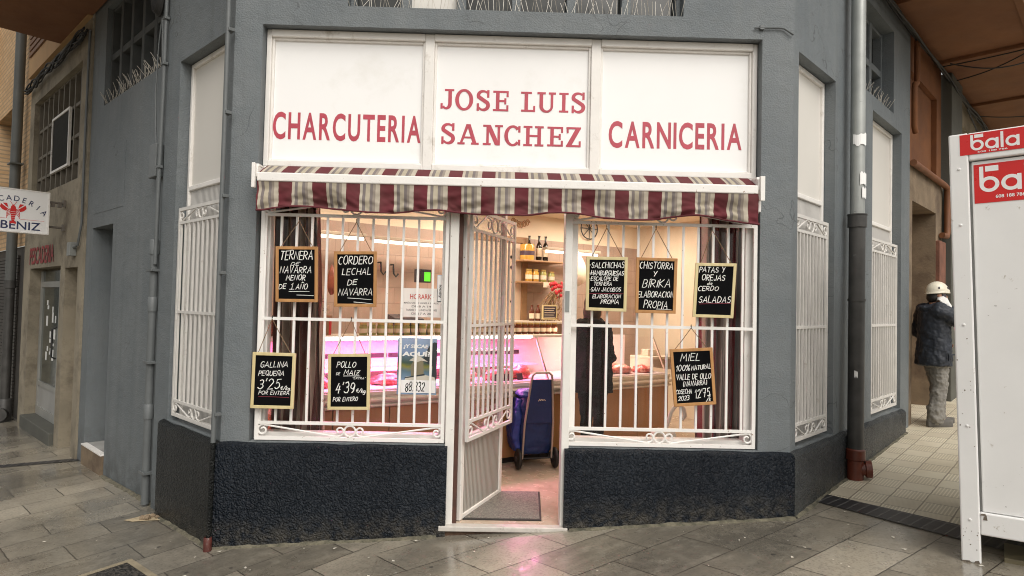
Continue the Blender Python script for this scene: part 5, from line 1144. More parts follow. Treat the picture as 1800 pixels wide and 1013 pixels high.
# scale
t = thing('weighing_scale', 'weighing scale with dark tilted body and green display behind the hours notice', 'scale', FC(-.55, -.62, 1.301))
k = MB(); k.hexa([FC(x, o, z) for x, o, z in ((-.80, -.50, 1.30), (-.45, -.50, 1.30), (-.45, -.78, 1.30), (-.80, -.78, 1.30), (-.78, -.56, 1.46), (-.47, -.56, 1.46), (-.47, -.78, 1.50), (-.78, -.78, 1.50))]); obj('body', k, M['tray'], t, bev=.008)
k = MB(); k.tube([FC(-.52, -.74, 1.48), FC(-.52, -.74, 1.75)], .018, 8); obj('pole', k, M['csteel'], t)
q_ = FC.px(746, 487, -.74)
k = MB(); k.box((q_[0]-.10, -.78, q_[1]-.06), (q_[0]+.075, -.735, q_[1]+.08), fr=FC); obj('display', k, M['tray'], t, bev=.005)
k = MB(); k.box((q_[0]-.005, -.734, q_[1]-.045), (q_[0]+.065, -.731, q_[1]+.05), fr=FC); obj('screen', k, emit('green_screen', (.12, .75, .03), .85), t)
# back wall shelf unit
su = thing('wall_shelf', 'brown wall shelf with two boards of jars and bottles behind the counter', 'shelf', FC(1.8, -1.85, 1.95))
for z in (2.235, 1.945):
    k = MB(); k.box((1.46, -1.98, z-.022), (2.16, -1.64, z), fr=FC); obj('board', k, M['shelf'], su, bev=.004)
k = MB(); k.box((1.78, -1.618, 1.955-.085), (2.02, -1.61, 1.95-.01), fr=FC); obj('price_strip', k, M['label'], su)
for i, (t_, lab) in enumerate(((1.70, 'left dark wine bottle, half behind the yellow tin, on the upper shelf'), (1.81, 'middle of three dark wine bottles on the upper shelf'), (1.92, 'right dark wine bottle with pale label on the upper shelf'))):
    loc = FC(t_, -1.78 if i else -1.86, 2.236)
    t = thing('wine_bottle', lab, 'bottle', loc, 'wine bottles on the shelf'); k = MB(); k.lathe((0, 0, 0), [(.036, 0), (.040, .01), (.040, .20), (.030, .235), (.015, .26), (.014, .33), (.017, .332), (.017, .35)], 14); obj('glass', k, M['bottle'], t, True, smooth=50)
    if i: k = MB(); k.lathe((0, 0, .06), [(.0405, 0), (.0405, .12)], 14); obj('paper_label', k, M['label'], t, True, smooth=50)
k = MB(); k.lathe(FC(1.60, -1.76, 2.236), [(.10, 0), (.10, .20), (.095, .215)], 18); tn = single('yellow_tin', k, M['jar'], 'yellow tin with dark printed band left of the wine bottles', 'tin', FC(1.60, -1.76, 2.236), smooth=40)
k = MB(); k.lathe(FC(1.60, -1.76, 2.30), [(.101, 0), (.101, .06)], 18); obj('band', k, paint('tin_band', (.06, .03, .05), .5), tn, smooth=50)
for i, (t_, m_, lab) in enumerate(((1.62, 'jar', 'honey jar, leftmost on the lower shelf'), (1.73, 'jar', 'honey jar with amber content, second on the lower shelf'), (1.86, 'jar2', 'greenish jar with paper label, third on the lower shelf'), (2.0, 'jar2', 'pale green jar at the right end of the lower shelf'))):
    jar_at('honey_jar', lab, FC(t_, -1.74, 1.946), .048, .17 - .02*(i == 3), M[m_], 'jars on the lower wall shelf')
k = MB(); k.box((1.46, -1.96, 1.95), (1.60, -1.94, 2.18), fr=FC); single('black_board', k, M['black'], 'black framed panel leaning at the back of the lower shelf', 'board', FC(1.53, -1.95, 1.946))
# dried flowers, small menu board, wooden ledge
q_ = FC.px(978, 507, -1.55); t = thing('flower_bouquet', 'hanging bouquet of red flowers with dry stalks beside the shelf', 'bouquet', FC(q_[0], -1.55, q_[1]-.3)); k = MB(); random.seed(9)
for i in range(26):
    d = V((random.gauss(0, .06), random.gauss(0, .05), random.gauss(0, .055))); c = FC(q_[0], -1.55, q_[1])+d; r_ = random.uniform(.018, .032)
    k.loft([[c+V((math.cos(j*1.26)*r_*s, math.sin(j*1.26)*r_*s, h*r_)) for j in range(5)] for s, h in ((.4, -1), (1, -.2), (.9, .5), (.2, 1))])
obj('petals', k, M['flower'], t, smooth=60); k = MB()
for i in range(34):
    a_ = FC(q_[0]+random.gauss(-.0, .04), -1.55, q_[1]-.05); k.tube([a_, a_+V((random.gauss(-.06, .08), random.gauss(0, .05), -.22)), a_+V((random.gauss(-.12, .16), random.gauss(0, .08), random.uniform(-.5, -.3)))], .005, 4)
obj('stalks', k, M['stalk'], t)
k = MB(); a_ = FC.px(954, 536, -1.5); b_ = FC.px(979, 562, -1.5); t = thing('menu_board', 'tiny framed menu board leaning on the ledge under the bouquet', 'menu board', FC(a_[0], -1.5, b_[1]))
k.box((a_[0], -1.52, b_[1]), (b_[0], -1.50, a_[1]), fr=FC); fo = obj('frame', k, M['pine'], t); k = MB(); k.box((a_[0]+.018, -1.4995, b_[1]+.018), (b_[0]-.018, -1.497, a_[1]-.018), fr=FC); obj('slate', k, M['tray'], t)
f_ = Flat(lambda x, z, l: FC(x, -1.4965+l, z))
for i in range(5): f_.ribbon([(a_[0]+.03, a_[1]-.045-.03*i), (b_[0]-.04-.02*(i % 2), a_[1]-.045-.03*i)], .007)
obj('chalk_lines', f_.mb, M['label'], t)
k = MB(); k.box((.9, -1.99, 1.38), (2.6, -1.42, 1.415), fr=FC); single('wooden_ledge', k, M['csteel'], 'pale ledge along the back wall below the menu board', 'ledge', FC(1.7, -1.7, 1.38), bev=.004)
for i, (t_, lab) in enumerate(((1.60, 'brown bottle, left of the pair beside the menu board'), (1.70, 'brown bottle, right of the pair beside the menu board'))):
    t = thing('sauce_bottle', lab, 'bottle', FC(t_, -1.62, 1.416), 'brown bottles on the ledge'); k = MB(); k.lathe((0, 0, 0), [(.034, 0), (.036, .01), (.036, .13), (.018, .17), (.015, .21)], 12); obj('glass', k, M['jar3'], t, True, smooth=50); k = MB(); k.lathe((0, 0, .03), [(.0366, 0), (.0366, .07)], 12); obj('paper_label', k, M['label'], t, True, smooth=50)
# cold room door
a_ = FC.px(886, 425, -1.93); b_ = FC.px(914, 600, -1.93); t = thing('cold_room_door', 'cream cold room door with dark round bolts at the back wall', 'door', FC((a_[0]+b_[0])/2, -1.95, .02))
k = MB(); k.box((a_[0]-.5, -1.97, .02), (b_[0], -1.93, a_[1]), fr=FC); obj('leaf', k, paint('cold_door', (.66, .52, .40), .4, .05), t, bev=.006)
k = MB(); k.box((b_[0], -1.985, .02), (b_[0]+.09, -1.91, a_[1]+.08), fr=FC); k.box((a_[0]-.6, -1.985, a_[1]), (b_[0], -1.91, a_[1]+.08), fr=FC); obj('frame', k, M['shelf'], t)
k = MB()
for y in (452, 470, 530): q_ = FC.px(899, y, -1.93); k.lathe(FC(q_[0], -1.93, q_[1]), [(.022, 0), (.022, .02)], 12, ax=CN)
obj('bolt', k, M['iron'], t)
# hanging ham, oval plaque on the wall, wall ornament
q_ = FC.px(583, 492, -1.7); k = MB(); k.loft([[FC(q_[0]+math.cos(j*.785)*r_+dx, -1.7+math.sin(j*.785)*r_*.7, q_[1]+z) for j in range(8)] for r_, z, dx in ((.012, .16, 0), (.03, .10, 0), (.06, .02, .01), (.07, -.06, .015), (.045, -.13, .01), (.012, -.17, 0))])
single('cured_ham', k, paint('cured_ham_skin', (.24, .06, .03), .4, .3, 12), 'cured ham hanging on the back wall beside the CORDERO board', 'ham', FC(q_[0], -1.7, q_[1]-.17), smooth=60)
q_ = FC.px(905, 395, -1.97); k = MB(); random.seed(2)
for s in (-1, 1):
    for j in range(3): k.tube([FC(q_[0]+.08+s*(.02+.05*j)+(.04-.002*i)*math.cos(i*.6), -1.95, q_[1]+.02*j+(.05-.002*i)*math.sin(i*.6)) for i in range(16)], .008, 5)
single('wall_ornament', k, M['shelf'], 'curly iron ornament high on the cream back wall above the cold room', 'ornament', FC(q_[0], -1.95, q_[1]-.05), smooth=60)
q_ = FC.px(1036, 402, -1.95); k = MB()
k.tube([FC(q_[0]+.16*math.cos(i*.35), -1.95, q_[1]+.16*math.sin(i*.35)) for i in range(19)], .009, 6)
for j in range(4): k.tube([FC(q_[0]+.15*math.cos(j*.785), -1.95, q_[1]+.15*math.sin(j*.785)), FC(q_[0]-.15*math.cos(j*.785), -1.95, q_[1]-.15*math.sin(j*.785))], .007, 5)
single('wheel_ornament', k, M['iron'], 'round iron ornament on the cream wall above the SALCHICHAS board', 'ornament', FC(q_[0], -1.95, q_[1]-.16), smooth=60)
# lamps
for (x0, y0), (x1, y1), lab in (((560, 415), (641, 420), 'short fluorescent lamp over the counter, left of the CORDERO cord'), ((652, 427), (798, 432), 'long fluorescent lamp over the counter left of the door'), ((956, 441), (1050, 450), 'fluorescent lamp right of the wine bottles')):
    a_, b_ = FC.px(x0, y0, -1.68), FC.px(x1, y1, -1.68); z = (a_[1]+b_[1])/2
    t = thing('fluorescent_lamp', lab, 'lamp', FC((a_[0]+b_[0])/2, -1.68, z), 'fluorescent lamps')
    k = MB(); k.box((a_[0], -1.72, z+.018), (b_[0], -1.60, z+.055), fr=FC); obj('housing', k, M['lampbody'], t, bev=.006)
    k = MB(); k.tube([FC(a_[0]+.02, -1.66, z), FC(b_[0]-.02, -1.66, z)], .019, 8); obj('tube', k, M['tube'], t)
for t_, o_, e in ((-1.2, -1.2, 24), (.6, -1.2, 40), (2.6, -1.1, 46), (.9, .55, 30)): alight('shop_light', FC(t_, o_, 2.86), (0, 0, -1), 1.3, .25, e*1.0, (1, .86, .70))
# curtains
def curtain(label, x0, x1, y, z0, z1, mat, lean, seed, n=150):
    k = MB(); random.seed(seed)
    def P(i, j):
        u = i/n; v = j/10; x = x0+(x1-x0)*u + lean*(1-v)*(.3+u)
        return V((x, y+.045*math.sin(u*34+seed)+.025*math.sin(u*71)+.02*noise.noise(V((u*5, v*2, seed))), z0+(z1-z0)*v))
    k.grid([[P(i, j) for i in range(n+1)] for j in range(11)])
    return single('curtain', k, mat, label, 'curtain', V(((x0+x1)/2, y, z0)), 'shop window curtains', smooth=80)
curtain('gathered dark brown striped curtain inside the left window', .20, .54, .36, .08, 2.60, M['curtain'], .10, 3)
curtain('gathered maroon and taupe curtain inside the right window', 3.55, 3.98, .36, .08, 2.60, M['curtain2'], -.06, 8)
# umbrella
t = thing('umbrella', 'folded pale umbrella with curved cane handle behind the right window', 'umbrella', V((3.10, .55, .02)))
hp = lambda x, y: hit(x, y, (0, .55, 0), V((0, -1, 0)))
k = MB(); k.tube([hp(1168, 765), hp(1172, 750), hp(1180, 724), hp(1187, 714), hp(1195, 712), hp(1202, 720), hp(1204, 731), hp(1199, 738)], .017, 8); obj('handle', k, paint('bone_handle', (.60, .52, .42), .35), t, smooth=60)
c = hp(1166, 772); k = MB(); n = 28
k.loft([[V((c.x-.03*(1-h)+math.cos(j/n*6.283)*r_*(1+.28*math.sin(j*2.7+h*3)), c.y+math.sin(j/n*6.283)*r_*(1+.28*math.sin(j*2.7+h*3)), .03+(c.z+.02)*h)) for j in range(n)] for r_, h in ((.012, 0), (.04, .25), (.075, .65), (.095, .92), (.085, 1.0), (.06, 1.05), (.02, 1.06))])
obj('canopy', k, paint('pale_umbrella_cloth', (.66, .58, .47), .6, .1, 8), t, smooth=60)
# door mat
mc = [V((1.735, .10)), V((2.315, .10)), V((2.345, .80)), V((1.775, .80))]
t = thing('doormat', 'grey door mat with black rubber border on the shop floor', 'doormat', V((2.04, .45, .037)))
mid = sum(mc, V((0, 0)))/4; k = MB(); k.hexa([V((*p, .0375)) for p in mc]+[V((*p, .046)) for p in mc]); obj('border', k, M['matedge'], t, bev=.002)
k = MB(); ip = [mid+(p-mid)*.95 for p in mc]; k.hexa([V((*p, .0461)) for p in ip]+[V((*p, .050)) for p in ip]); obj('pile', k, M['mat'], t)
# ------------------------------------------------------------------ shopping trolley
def fleshed(name, mb, mat, parent, vox=.012, disp=0, ds=.1, label=None, it=4, local=True):
    o = obj(name, mb, mat, parent, local, label=label)
    r_ = o.modifiers.new('remesh', 'REMESH'); r_.mode = 'VOXEL'; r_.voxel_size = vox; r_.use_smooth_shade = True
    s = o.modifiers.new('smooth', 'SMOOTH'); s.factor = .5; s.iterations = it
    if disp:
        tex = bpy.data.textures.new(name+'_folds', 'CLOUDS'); tex.noise_scale = ds; tex.noise_depth = 2
        d = o.modifiers.new('folds', 'DISPLACE'); d.texture = tex; d.strength = disp; d.mid_level = .5; d.texture_coords = 'LOCAL'
    return o
w0, w1 = hit(914, 828, (0, 0, .02), UP), hit(981, 822, (0, 0, .02), UP)
tx = V((math.cos(R(14)), math.sin(R(14)), 0)); ty = V((-tx.y, tx.x, 0)); half = .175; tc = w0+tx*half; tc.z = .037; tc.y -= .06
class T3:
    def __call__(s, x, y, z): return tc + tx*x*1.06 + ty*y*1.06 + UP*z*1.02 - ty*.07*(z-.3)
FTR = T3()
t = thing('shopping_trolley', 'navy blue two wheeled shopping trolley standing just inside the door', 'trolley', tc)
def rrect(cx_, cy_, wx, wy, z, sh=.45, n=24):
    return [FTR(cx_+math.copysign(abs(math.cos(a_))**sh, math.cos(a_))*wx, cy_+math.copysign(abs(math.sin(a_))**sh, math.sin(a_))*wy, z) for a_ in [2*math.pi*i/n for i in range(n)]]
k = MB(); k.loft([rrect(0, .16, .14, .10, .13), rrect(0, .17, .158, .125, .16), rrect(0, .175, .165, .14, .32), rrect(-.005, .165, .160, .135, .50), rrect(-.01, .15, .150, .125, .62), rrect(-.01, .14, .135, .11, .68), rrect(-.01, .13, .10, .08, .70)])
bag = fleshed('bag', k, M['blue'], t, .009, .03, .10, it=4, local=False)
k = MB(); k.loft([rrect(-.17, .19, .03, .13, .16), rrect(-.195, .20, .045, .145, .30), rrect(-.185, .19, .04, .14, .50), rrect(-.165, .17, .02, .10, .66)]); fleshed('side_pocket', k, M['blue2'], bag, .009, .03, .06, it=3, local=False)
k = MB(); k.loft([rrect(-.02, .16, .14, .12, .675), rrect(-.03, .165, .15, .13, .70), rrect(-.03, .16, .12, .10, .735), rrect(-.03, .16, .05, .05, .745)]); fleshed('flap', k, M['blue2'], bag, .008, .03, .05, it=3, local=False)
k = MB(); k.hexa([FTR(x, y, z) for x, y, z in ((-.125, .0, .44), (.125, .0, .44), (.125, .02, .44), (-.125, .02, .44), (-.09, -.035, .86), (.09, -.035, .86), (.09, -.02, .86), (-.09, -.02, .86))]); obj('back_panel', k, M['blue'], bag, bev=.006)
k = MB(); fn = lambda x, z: FTR(x, .0-(z-.44)/.42*.035-.004, z)
f_ = Flat(lambda x, z, l: fn(x, z)); f_.ribbon([(-.02, .655), (-.01, .672), (0, .66), (.01, .672), (.02, .66), (.03, .668), (.045, .66)], .006); obj('logo', f_.mb, M['label'], bag)
k = MB(); k.tube([FTR(-.14, .02, .10), FTR(-.135, .0, .44), FTR(-.098, -.035, .86), FTR(-.09, -.04, .90), FTR(-.06, -.043, .925), FTR(.06, -.043, .925), FTR(.09, -.04, .90), FTR(.098, -.035, .86), FTR(.135, .0, .44), FTR(.14, .02, .10)], .011, 8); obj('handle_frame', k, M['tubegrey'], t, smooth=60)
k = MB(); k.tube([FTR(-half, .03, .10), FTR(half, .03, .10)], .008, 8); k.tube([FTR(-.13, .03, .10), FTR(-.13, .30, .12), FTR(-.12, .34, .02)], .008, 6); k.tube([FTR(.13, .03, .10), FTR(.13, .30, .12), FTR(.12, .34, .02)], .008, 6); obj('axle', k, M['rubber'], t)
for s in (-1, 1):
    k = MB(); o_ = FTR(s*half, .03, .10); k.lathe(o_-tx*.018, [(.07, 0), (.095, .004), (.10, .012), (.10, .024), (.095, .032), (.07, .036)], 22, ax=tx); wh = obj('wheel', k, M['rubber'], t, smooth=50)
    k = MB(); k.lathe(o_-tx*.022, [(.03, 0), (.03, .044)], 12, ax=tx)
    for j in range(5): a_ = j*1.257; k.bar(o_, o_+(UP*math.cos(a_)+ty*math.sin(a_))*.075, .014, .03, up=tx)
    obj('hub', k, M['tray'], wh)
# ------------------------------------------------------------------ people
def ell(k, c, rx, ry, rz, n=16, m_=10, tilt=0):
    c = V(c); rm = Matrix.Rotation(tilt, 3, 'Y')
    k.loft([[c + rm @ V((rx*math.sin(math.pi*i/m_)*math.cos(2*math.pi*j/n), ry*math.sin(math.pi*i/m_)*math.sin(2*math.pi*j/n), rz*math.cos(math.pi*i/m_))) for j in range(n)] for i in range(m_+1)], cap=False)
def eloft(k, rings, n=20):
    """rings of (x, y, z, rx, ry)"""
    k.loft([[V((x+rx*math.cos(2*math.pi*j/n), y+ry*math.sin(2*math.pi*j/n), z)) for j in range(n)] for x, y, z, rx, ry in rings])
def limb(k, pts, rad, n=12):
    out = []; rr = []
    for i in range(len(pts)-1):
        for s in range(5): out.append(V(pts[i]).lerp(V(pts[i+1]), s/5)); rr.append(rad[i]+(rad[i+1]-rad[i])*s/5)
    out.append(V(pts[-1])); rr.append(rad[-1]); k.tube(out, rr, n)
    for p, r_ in zip(pts, rad): ell(k, p, r_, r_, r_, 10, 6)
def head(k, c, turn=0):
    c = V(c)
    ell(k, c+V((0, 0, .02)), .098, .077, .105); ell(k, c+V((.022, 0, -.055)), .068, .058, .07); ell(k, c+V((.07, 0, -.088)), .022, .028, .022)
    k.tube([c+V((.088, 0, .035)), c+V((.108, 0, .0)), c+V((.118, 0, -.018)), c+V((.092, 0, -.028))], [.009, .012, .016, .012], 8)
    ell(k, c+V((.088, 0, .038)), .016, .05, .011); ell(k, c+V((.088, 0, -.052)), .014, .026, .008); ell(k, c+V((.086, 0, -.066)), .014, .022, .008)
    for s in (-1, 1): ell(k, c+V((-.005, s*.078, -.005)), .022, .010, .034)
def hand(k, wr, fd, pn_, curl=.5, sc=1.0, thumb=1):
    """palm plus five fingers; fd = finger direction, pn_ = palm normal (fingers curl towards it)"""
    wr = V(wr); fd = V(fd).normalized(); pn_ = V(pn_); pn_ = (pn_-fd*pn_.dot(fd)).normalized(); sd = fd.cross(pn_)
    for i in range(5): limb(k, [wr+sd*(.014*(i-2))*sc*.5, wr+fd*.088*sc+sd*.0185*(i-2)*sc], [.017*sc, .015*sc], 8)
    for i, L_ in enumerate((.066, .078, .074, .056)):
        p = wr+fd*.085*sc+sd*(.021*(i-1.5))*sc; d = fd.copy(); pts = [p]
        for j, f in enumerate((.45, .32, .23)):
            an = curl*(.5+.35*j); d = (fd*math.cos(an*(j+1)*.8)+pn_*math.sin(an*(j+1)*.8)+sd*.04*(i-1.5)).normalized(); p = p+d*L_*f*1.2*sc; pts.append(p)
        limb(k, pts, [.0098*sc, .0092*sc, .0085*sc, .0072*sc], 8)
    p = wr+fd*.025*sc+sd*.030*thumb*sc; limb(k, [p, p+(fd*.6+sd*thumb*.7+pn_*.3).normalized()*.038*sc, p+(fd*.9+sd*thumb*.45+pn_*.5).normalized()*.072*sc], [.013*sc, .0115*sc, .009*sc], 8)
# the worker on the phone
wp = ground(1641, 748); t = thing('person', 'worker in navy jacket, grey trousers and cream helmet holding a hand to the ear', 'person', wp); t.rotation_euler = (0, 0, R(-6)); SC = .925; t.scale = (SC,)*3
hc = (.03, 0, 1.575)
sh_r, el_r, wr_r = V((-.03, -.185, 1.39)), V((.225, -.225, 1.235)), V((.085, -.15, 1.43))
sh_l, el_l, wr_l = V((-.02, .185, 1.39)), V((-.05, .25, 1.12)), V((.16, .17, 1.02))
k = MB(); head(k, hc); limb(k, [(0, 0, 1.38), (.01, 0, 1.50)], [.062, .056]); eloft(k, [(0, 0, .88, .11, .15), (0, 0, 1.0, .105, .145), (0, 0, 1.2, .12, .165), (0, 0, 1.36, .10, .16), (0, 0, 1.42, .06, .09)])
for a_, b_, c_ in ((sh_r, el_r, wr_r), (sh_l, el_l, wr_l)): limb(k, [(0, a_.y*.5, 1.37), a_, b_, c_], [.06, .052, .042, .028])
lr = [(0, -.09, .90), (.02, -.09, .49), (-.03, -.09, .10)]; ll = [(0, .09, .90), (.10, .10, .50), (.10, .10, .10)]
for q_ in (lr, ll): limb(k, q_, [.085, .058, .042]); limb(k, [q_[2], V(q_[2])+V((.12, 0, -.05))], [.042, .03])
hand(k, wr_r+V((-.003, .0, .01)), (-.45, .22, .80), (-.2, .9, -.1), .8, .95, 1); hand(k, wr_l, (.6, -.3, -.5), (.2, -.8, 0), .6, 1.0, -1)
body = fleshed('body', k, M['skin'], t, .0075, it=2)
k = MB(); hand(k, wr_r+V((-.003, .0, .01)), (-.45, .22, .80), (-.2, .9, -.1), .8, 1.08, 1); limb(k, [wr_r-V((.0, .02, .03)), wr_r+V((-.01, .01, .03))], [.040, .036]); fleshed('glove', k, M['glove'], t, .007, it=2)
k = MB(); k.hexa([V((x, y, z)) for x, y, z in ((.03, -.098, 1.475), (.10, -.105, 1.455), (.10, -.095, 1.455), (.03, -.088, 1.475), (.045, -.092, 1.60), (.085, -.094, 1.60), (.085, -.084, 1.60), (.045, -.082, 1.60))]); obj('phone', k, M['tray'], t, True, bev=.004)
k = MB()   # jacket: body, hood roll at the neck, sleeves
eloft(k, [(-.005, 0, .735, .178, .235), (-.005, 0, .80, .18, .24), (0, 0, .95, .165, .225), (0, 0, 1.10, .16, .215), (0, 0, 1.25, .165, .215), (-.005, 0, 1.36, .15, .21), (-.01, 0, 1.42, .12, .16), (-.01, 0, 1.465, .09, .10)])
limb(k, [(-.02, -.10, 1.37), sh_r, el_r+V((.015, 0, -.01)), wr_r+V((.012, -.01, -.03))], [.10, .098, .082, .055]); limb(k, [(-.02, .10, 1.37), sh_l, el_l, wr_l], [.10, .098, .075, .06])
for i in range(9): a_ = R(70+i*27.5); ell(k, (-.03+.105*math.cos(a_), .105*math.sin(a_), 1.445-.03*math.cos(a_)*-1), .05, .05, .042, 10, 6)
fleshed('jacket', k, M['denim'], t, .009, .038, .07, it=2)
k = MB(); k.box((.02, -.262, .87), (.15, -.245, .885)); k.box((.02, -.265, .80), (.025, -.245, .87)); obj('pocket_flap', k, M['denim'], t, True, bev=.004)
k = MB()
for q_, f in ((lr, 1), (ll, 1)): limb(k, [q_[0], q_[1], V(q_[2])+V((0, 0, .04))], [.112, .086, .078]); limb(k, [V(q_[2])+V((0, 0, .13)), V(q_[2])+V((.0, 0, .0))], [.086, .088])
eloft(k, [(0, 0, .72, .16, .20), (0, 0, .90, .15, .19)]); fleshed('trousers', k, M['trouser'], t, .008, .035, .05, it=2)
for q_ in (lr, ll):
    c = V(q_[2]); k = MB(); limb(k, [c+V((-.02, 0, .05)), c+V((-.02, 0, -.03))], [.062, .06]); k.loft([[c+V((x+.055*0, y*w_, z)) for x, y in ((-.09, -.6), (-.1, 0), (-.09, .6), (-.02, .95), (.10, 1), (.17, .8), (.205, 0), (.17, -.8), (.10, -1), (-.02, -.95))] for w_, z in ((.046, -.10), (.05, -.07), (.044, -.035), (.03, -.01))])
    fleshed('boot', k, M['boot'], t, .008, it=2)
k = MB(); c = V(hc)
ell(k, c+V((-.012, 0, .045)), .100, .083, .082); ell(k, c+V((-.045, 0, -.02)), .066, .076, .075)
for s in (-1, 1): ell(k, c+V((.012, s*.072, -.03)), .024, .012, .05)
ell(k, c+V((.06, 0, -.082)), .045, .055, .035); fleshed('hair', k, M['hair'], t, .008, it=1)
for s in (-1, 1):
    k = MB(); ell(k, c+V((.083, s*.034, .012)), .013, .014, .010); obj('eye', k, M['hair'], t, True, smooth=80)
k = MB(); n = 28
rows = []
for i in range(11):
    ph = i/10*1.62; rows.append([c+V((.004+.126*math.sin(ph)*math.cos(2*math.pi*j/n)+(.012 if i > 8 else 0)*max(0, math.cos(2*math.pi*j/n)), .108*math.sin(ph)*math.sin(2*math.pi*j/n), .048+.128*math.cos(ph)-(.012*max(0, -math.cos(2*math.pi*j/n)) if i > 8 else 0))) for j in range(n)])
rows.append([p+(p-c-V((0, 0, .05)))*.07+V((0, 0, -.006)) for p in rows[-1]]); rows.append([p-V((0, 0, .004)) - (p-c)*.12 for p in rows[-1]])
k.grid(rows, 0, True); k.face(rows[0]); hm = obj('helmet', k, M['helmet'], t, True, smooth=50)
k = MB()
for s in (-1, 1):
    for a_ in (50, 105):
        p = c+V((.004+.132*.93*math.cos(R(a_)), s*.108*.95*math.sin(R(a_)), .052+.04)); ell(k, p, .011, .006, .016, 8, 6)
obj('vent', k, M['tray'], hm, True, smooth=60)
# the customer inside, seen from behind
cp = hit(1043, 600, (0, 1.78, 0), V((0, -1, 0))); cp.z = .037
t = thing('person', 'customer in long black coat and dark trousers waiting at the counter inside', 'person', cp); t.rotation_euler = (0, 0, R(48)); t.scale = (.985,)*3
k = MB(); hc = (.02, 0, 1.60); head(k, hc); limb(k, [(0, 0, 1.38), (.01, 0, 1.50)], [.058, .052]); eloft(k, [(0, 0, .88, .11, .16), (0, 0, 1.0, .10, .14), (0, 0, 1.2, .12, .155), (0, 0, 1.36, .10, .15), (0, 0, 1.42, .06, .09)])
arms = [(V((-.01, s*.155, 1.375)), V((-.06, s*(.215+.03*(s > 0)), 1.12)), V((.17, s*.12, 1.08))) for s in (-1, 1)]
for a_, b_, c_ in arms: limb(k, [(0, a_.y*.5, 1.37), a_, b_, c_], [.06, .05, .04, .026]); hand(k, c_, (.8, -.5*math.copysign(1, c_.y), .05), (0, -math.copysign(1, c_.y), -.3), .7, .95, 1 if c_.y < 0 else -1)
legs = [[(0, s*.095, .90), (.015+.06*s, s*.115, .48), (-.02+.10*s, s*.125, .09)] for s in (-1, 1)]
for q_ in legs: limb(k, q_, [.08, .052, .038]); limb(k, [q_[2], V(q_[2])+V((.13, 0, -.05))], [.04, .028])
fleshed('body', k, M['skin'], t, .008, it=2)
k = MB(); eloft(k, [(-.01, 0, .74, .18, .235), (-.01, 0, .86, .18, .225), (0, 0, 1.0, .16, .205), (0, 0, 1.15, .145, .195), (0, 0, 1.28, .15, .19), (-.005, 0, 1.37, .125, .155), (-.01, 0, 1.46, .10, .12), (-.01, 0, 1.50, .08, .085)])
for a_, b_, c_ in arms: limb(k, [(0, a_.y*.5, 1.38), a_, b_, c_], [.075, .070, .062, .05])
for i in range(8): a_ = R(95+i*24); ell(k, (-.05+.09*math.cos(a_), .115*math.sin(a_), 1.43), .05, .055, .055, 10, 6)
fleshed('coat', k, M['coat'], t, .012, .05, .1, it=3)
k = MB()
for q_ in legs: limb(k, q_, [.09, .066, .056])
eloft(k, [(0, 0, .74, .14, .18), (0, 0, .92, .13, .17)]); fleshed('trousers', k, M['coat'], t, .012, .03, .08)
k = MB(); c = V(hc); ell(k, c+V((-.022, 0, .038)), .118, .098, .112); ell(k, c+V((-.055, 0, -.05)), .078, .10, .12); ell(k, c+V((-.06, 0, -.13)), .06, .10, .09); fleshed('hair', k, M['hairb'], t, .01, it=1)
for q_ in legs:
    c = V(q_[2]); k = MB(); k.loft([[c+V((x, y*w_, z)) for x, y in ((-.08, -.6), (-.09, 0), (-.08, .6), (0, .95), (.10, 1), (.16, .8), (.19, 0), (.16, -.8), (.10, -1), (0, -.95))] for w_, z in ((.044, -.088), (.046, -.06), (.036, -.03), (.03, .04))]); fleshed('shoe', k, M['rubber'], t, .009, it=1)

# ------------------------------------------------------------------ more goods inside
for i, (px_, py_) in enumerate(((598, 452), (625, 455), (668, 470), (690, 474))):
    a_ = FC.px(px_, py_, -1.9); k = MB(); k.tube([FC(a_[0], -1.97, a_[1]+.06), FC(a_[0], -1.88, a_[1]+.06), FC(a_[0], -1.86, a_[1]-.05), FC(a_[0]+.03, -1.86, a_[1]-.09), FC(a_[0]+.06, -1.86, a_[1]-.05)], .011, 6)
    single('meat_hook', k, M['iron'], ('leftmost dark meat hook on the back wall', 'second dark meat hook from the left on the back wall', 'third meat hook on the back wall, right of the CORDERO board', 'meat hook on the back wall nearest the hours notice')[i], 'hook', FC(a_[0], -1.97, a_[1]), 'meat hooks on the back wall', smooth=60)
for i, (x0, y0, x1, y1, lab) in enumerate(((556, 520, 574, 536, 'upper pale price card between the TERNERA and CORDERO boards'), (560, 537, 578, 551, 'lower pale price card between the TERNERA and CORDERO boards'), (505, 538, 562, 556, 'wide cream carton behind the bars under the TERNERA board'))):
    a_, b_ = FC.px(x0, y1, -.75), FC.px(x1, y0, -.75); k = MB(); k.box((a_[0], -.79 if i == 2 else -.76, a_[1]), (b_[0], -.74, b_[1]), fr=FC)
    o_ = single('price_card' if i < 2 else 'carton', k, M['label'], lab, 'card' if i < 2 else 'carton', FC(a_[0], -.75, a_[1]), bev=.002)
    if i < 2:
        f_ = Flat(lambda x, z, l: FC(x, -.739+l, z)); w_ = b_[0]-a_[0]; h_ = b_[1]-a_[1]; f_.ring(a_[0]+w_*.35, a_[1]+h_*.5, w_*.12, w_*.17); f_.ring(a_[0]+w_*.65, a_[1]+h_*.5, w_*.12, w_*.17); obj('print', f_.mb, M['tray'], o_)
k = MB(); a_, b_ = FC.px(500, 556, -.7), FC.px(575, 566, -.7); k.box((a_[0], -.80, a_[1]-.01), (b_[0], -.55, a_[1]+.015), fr=FC)
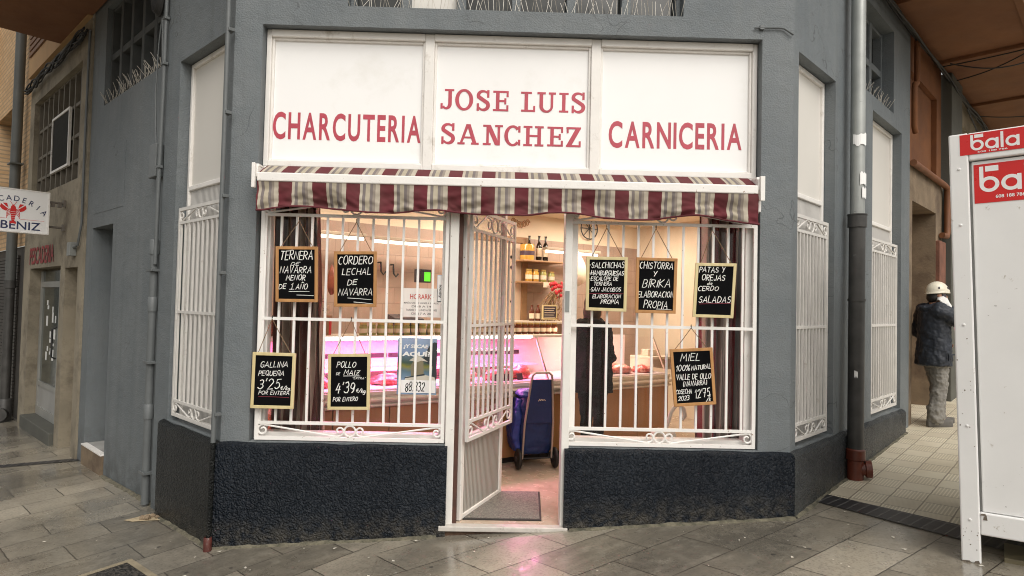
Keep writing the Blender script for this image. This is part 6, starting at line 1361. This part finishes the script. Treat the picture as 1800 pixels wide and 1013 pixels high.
for x in (a_[0]+.03, b_[0]-.03): k.box((x-.012, -.78, 1.30), (x+.012, -.76, a_[1]-.01), fr=FC); k.box((x-.012, -.60, 1.30), (x+.012, -.58, a_[1]-.01), fr=FC)
single('small_rack', k, M['shelf'], 'small wooden rack carrying cartons above the red card', 'rack', FC(a_[0], -.7, 1.3))
a_ = FC.px(1207, 472, -1.95); k = MB(); k.box((a_[0]-.32, -1.99, a_[1]-.03), (a_[0]+.30, -1.78, a_[1]), fr=FC); single('jar_shelf', k, M['shelf'], 'short shelf on the cream wall left of the PATAS board', 'shelf', FC(a_[0], -1.9, a_[1]), bev=.003)
first = None
for i in range(5):
    loc = FC(a_[0]-.24+.105*i, -1.87, a_[1]+.001)
    if not first: first = o_ = jar_at('preserve_jar', 'small dark jar on the short shelf between the CHISTORRA and PATAS boards', loc, .042, .135, M['jar3'], 'jars on the short shelf')
    else: o_ = copy_tree(first); o_.location = loc
q_ = FC.px(1150, 585, -.40); k = MB(); k.box((q_[0]-.22, -.60, .99), (q_[0]+.20, -.25, 1.02), fr=FC); k.box((q_[0]-.10, -.52, 1.02), (q_[0]+.10, -.40, 1.10), fr=FC); k.box((q_[0]-.22, -.60, .852), (q_[0]-.19, -.25, .99), fr=FC); k.box((q_[0]+.17, -.60, .852), (q_[0]+.20, -.25, .99), fr=FC)
single('slicer_stand', k, M['csteel'], 'pale metal stand above the meat at the right end of the counter', 'stand', FC(q_[0], -.4, .85), bev=.006)
a_, b_ = FC.px(1078, 470, -1.6), FC.px(1086, 520, -1.6); k = MB()
q_ = FC.px(1016, 475, -1.5); random.seed(6)
k.loft([[FC(q_[0]+math.cos(j*.7)*r_*(1+.3*math.sin(j*2+z*9)), -1.5+math.sin(j*.7)*r_*.6, q_[1]+z) for j in range(9)] for r_, z in ((.01, .26), (.03, .22), (.10, .10), (.13, -.04), (.11, -.16), (.03, -.22))])
single('hanging_bag', k, M['umb'] if 'umb' in M else M['label'], 'crumpled pale bag hanging just right of the door post', 'bag', FC(q_[0], -1.5, q_[1]-.22), smooth=60)
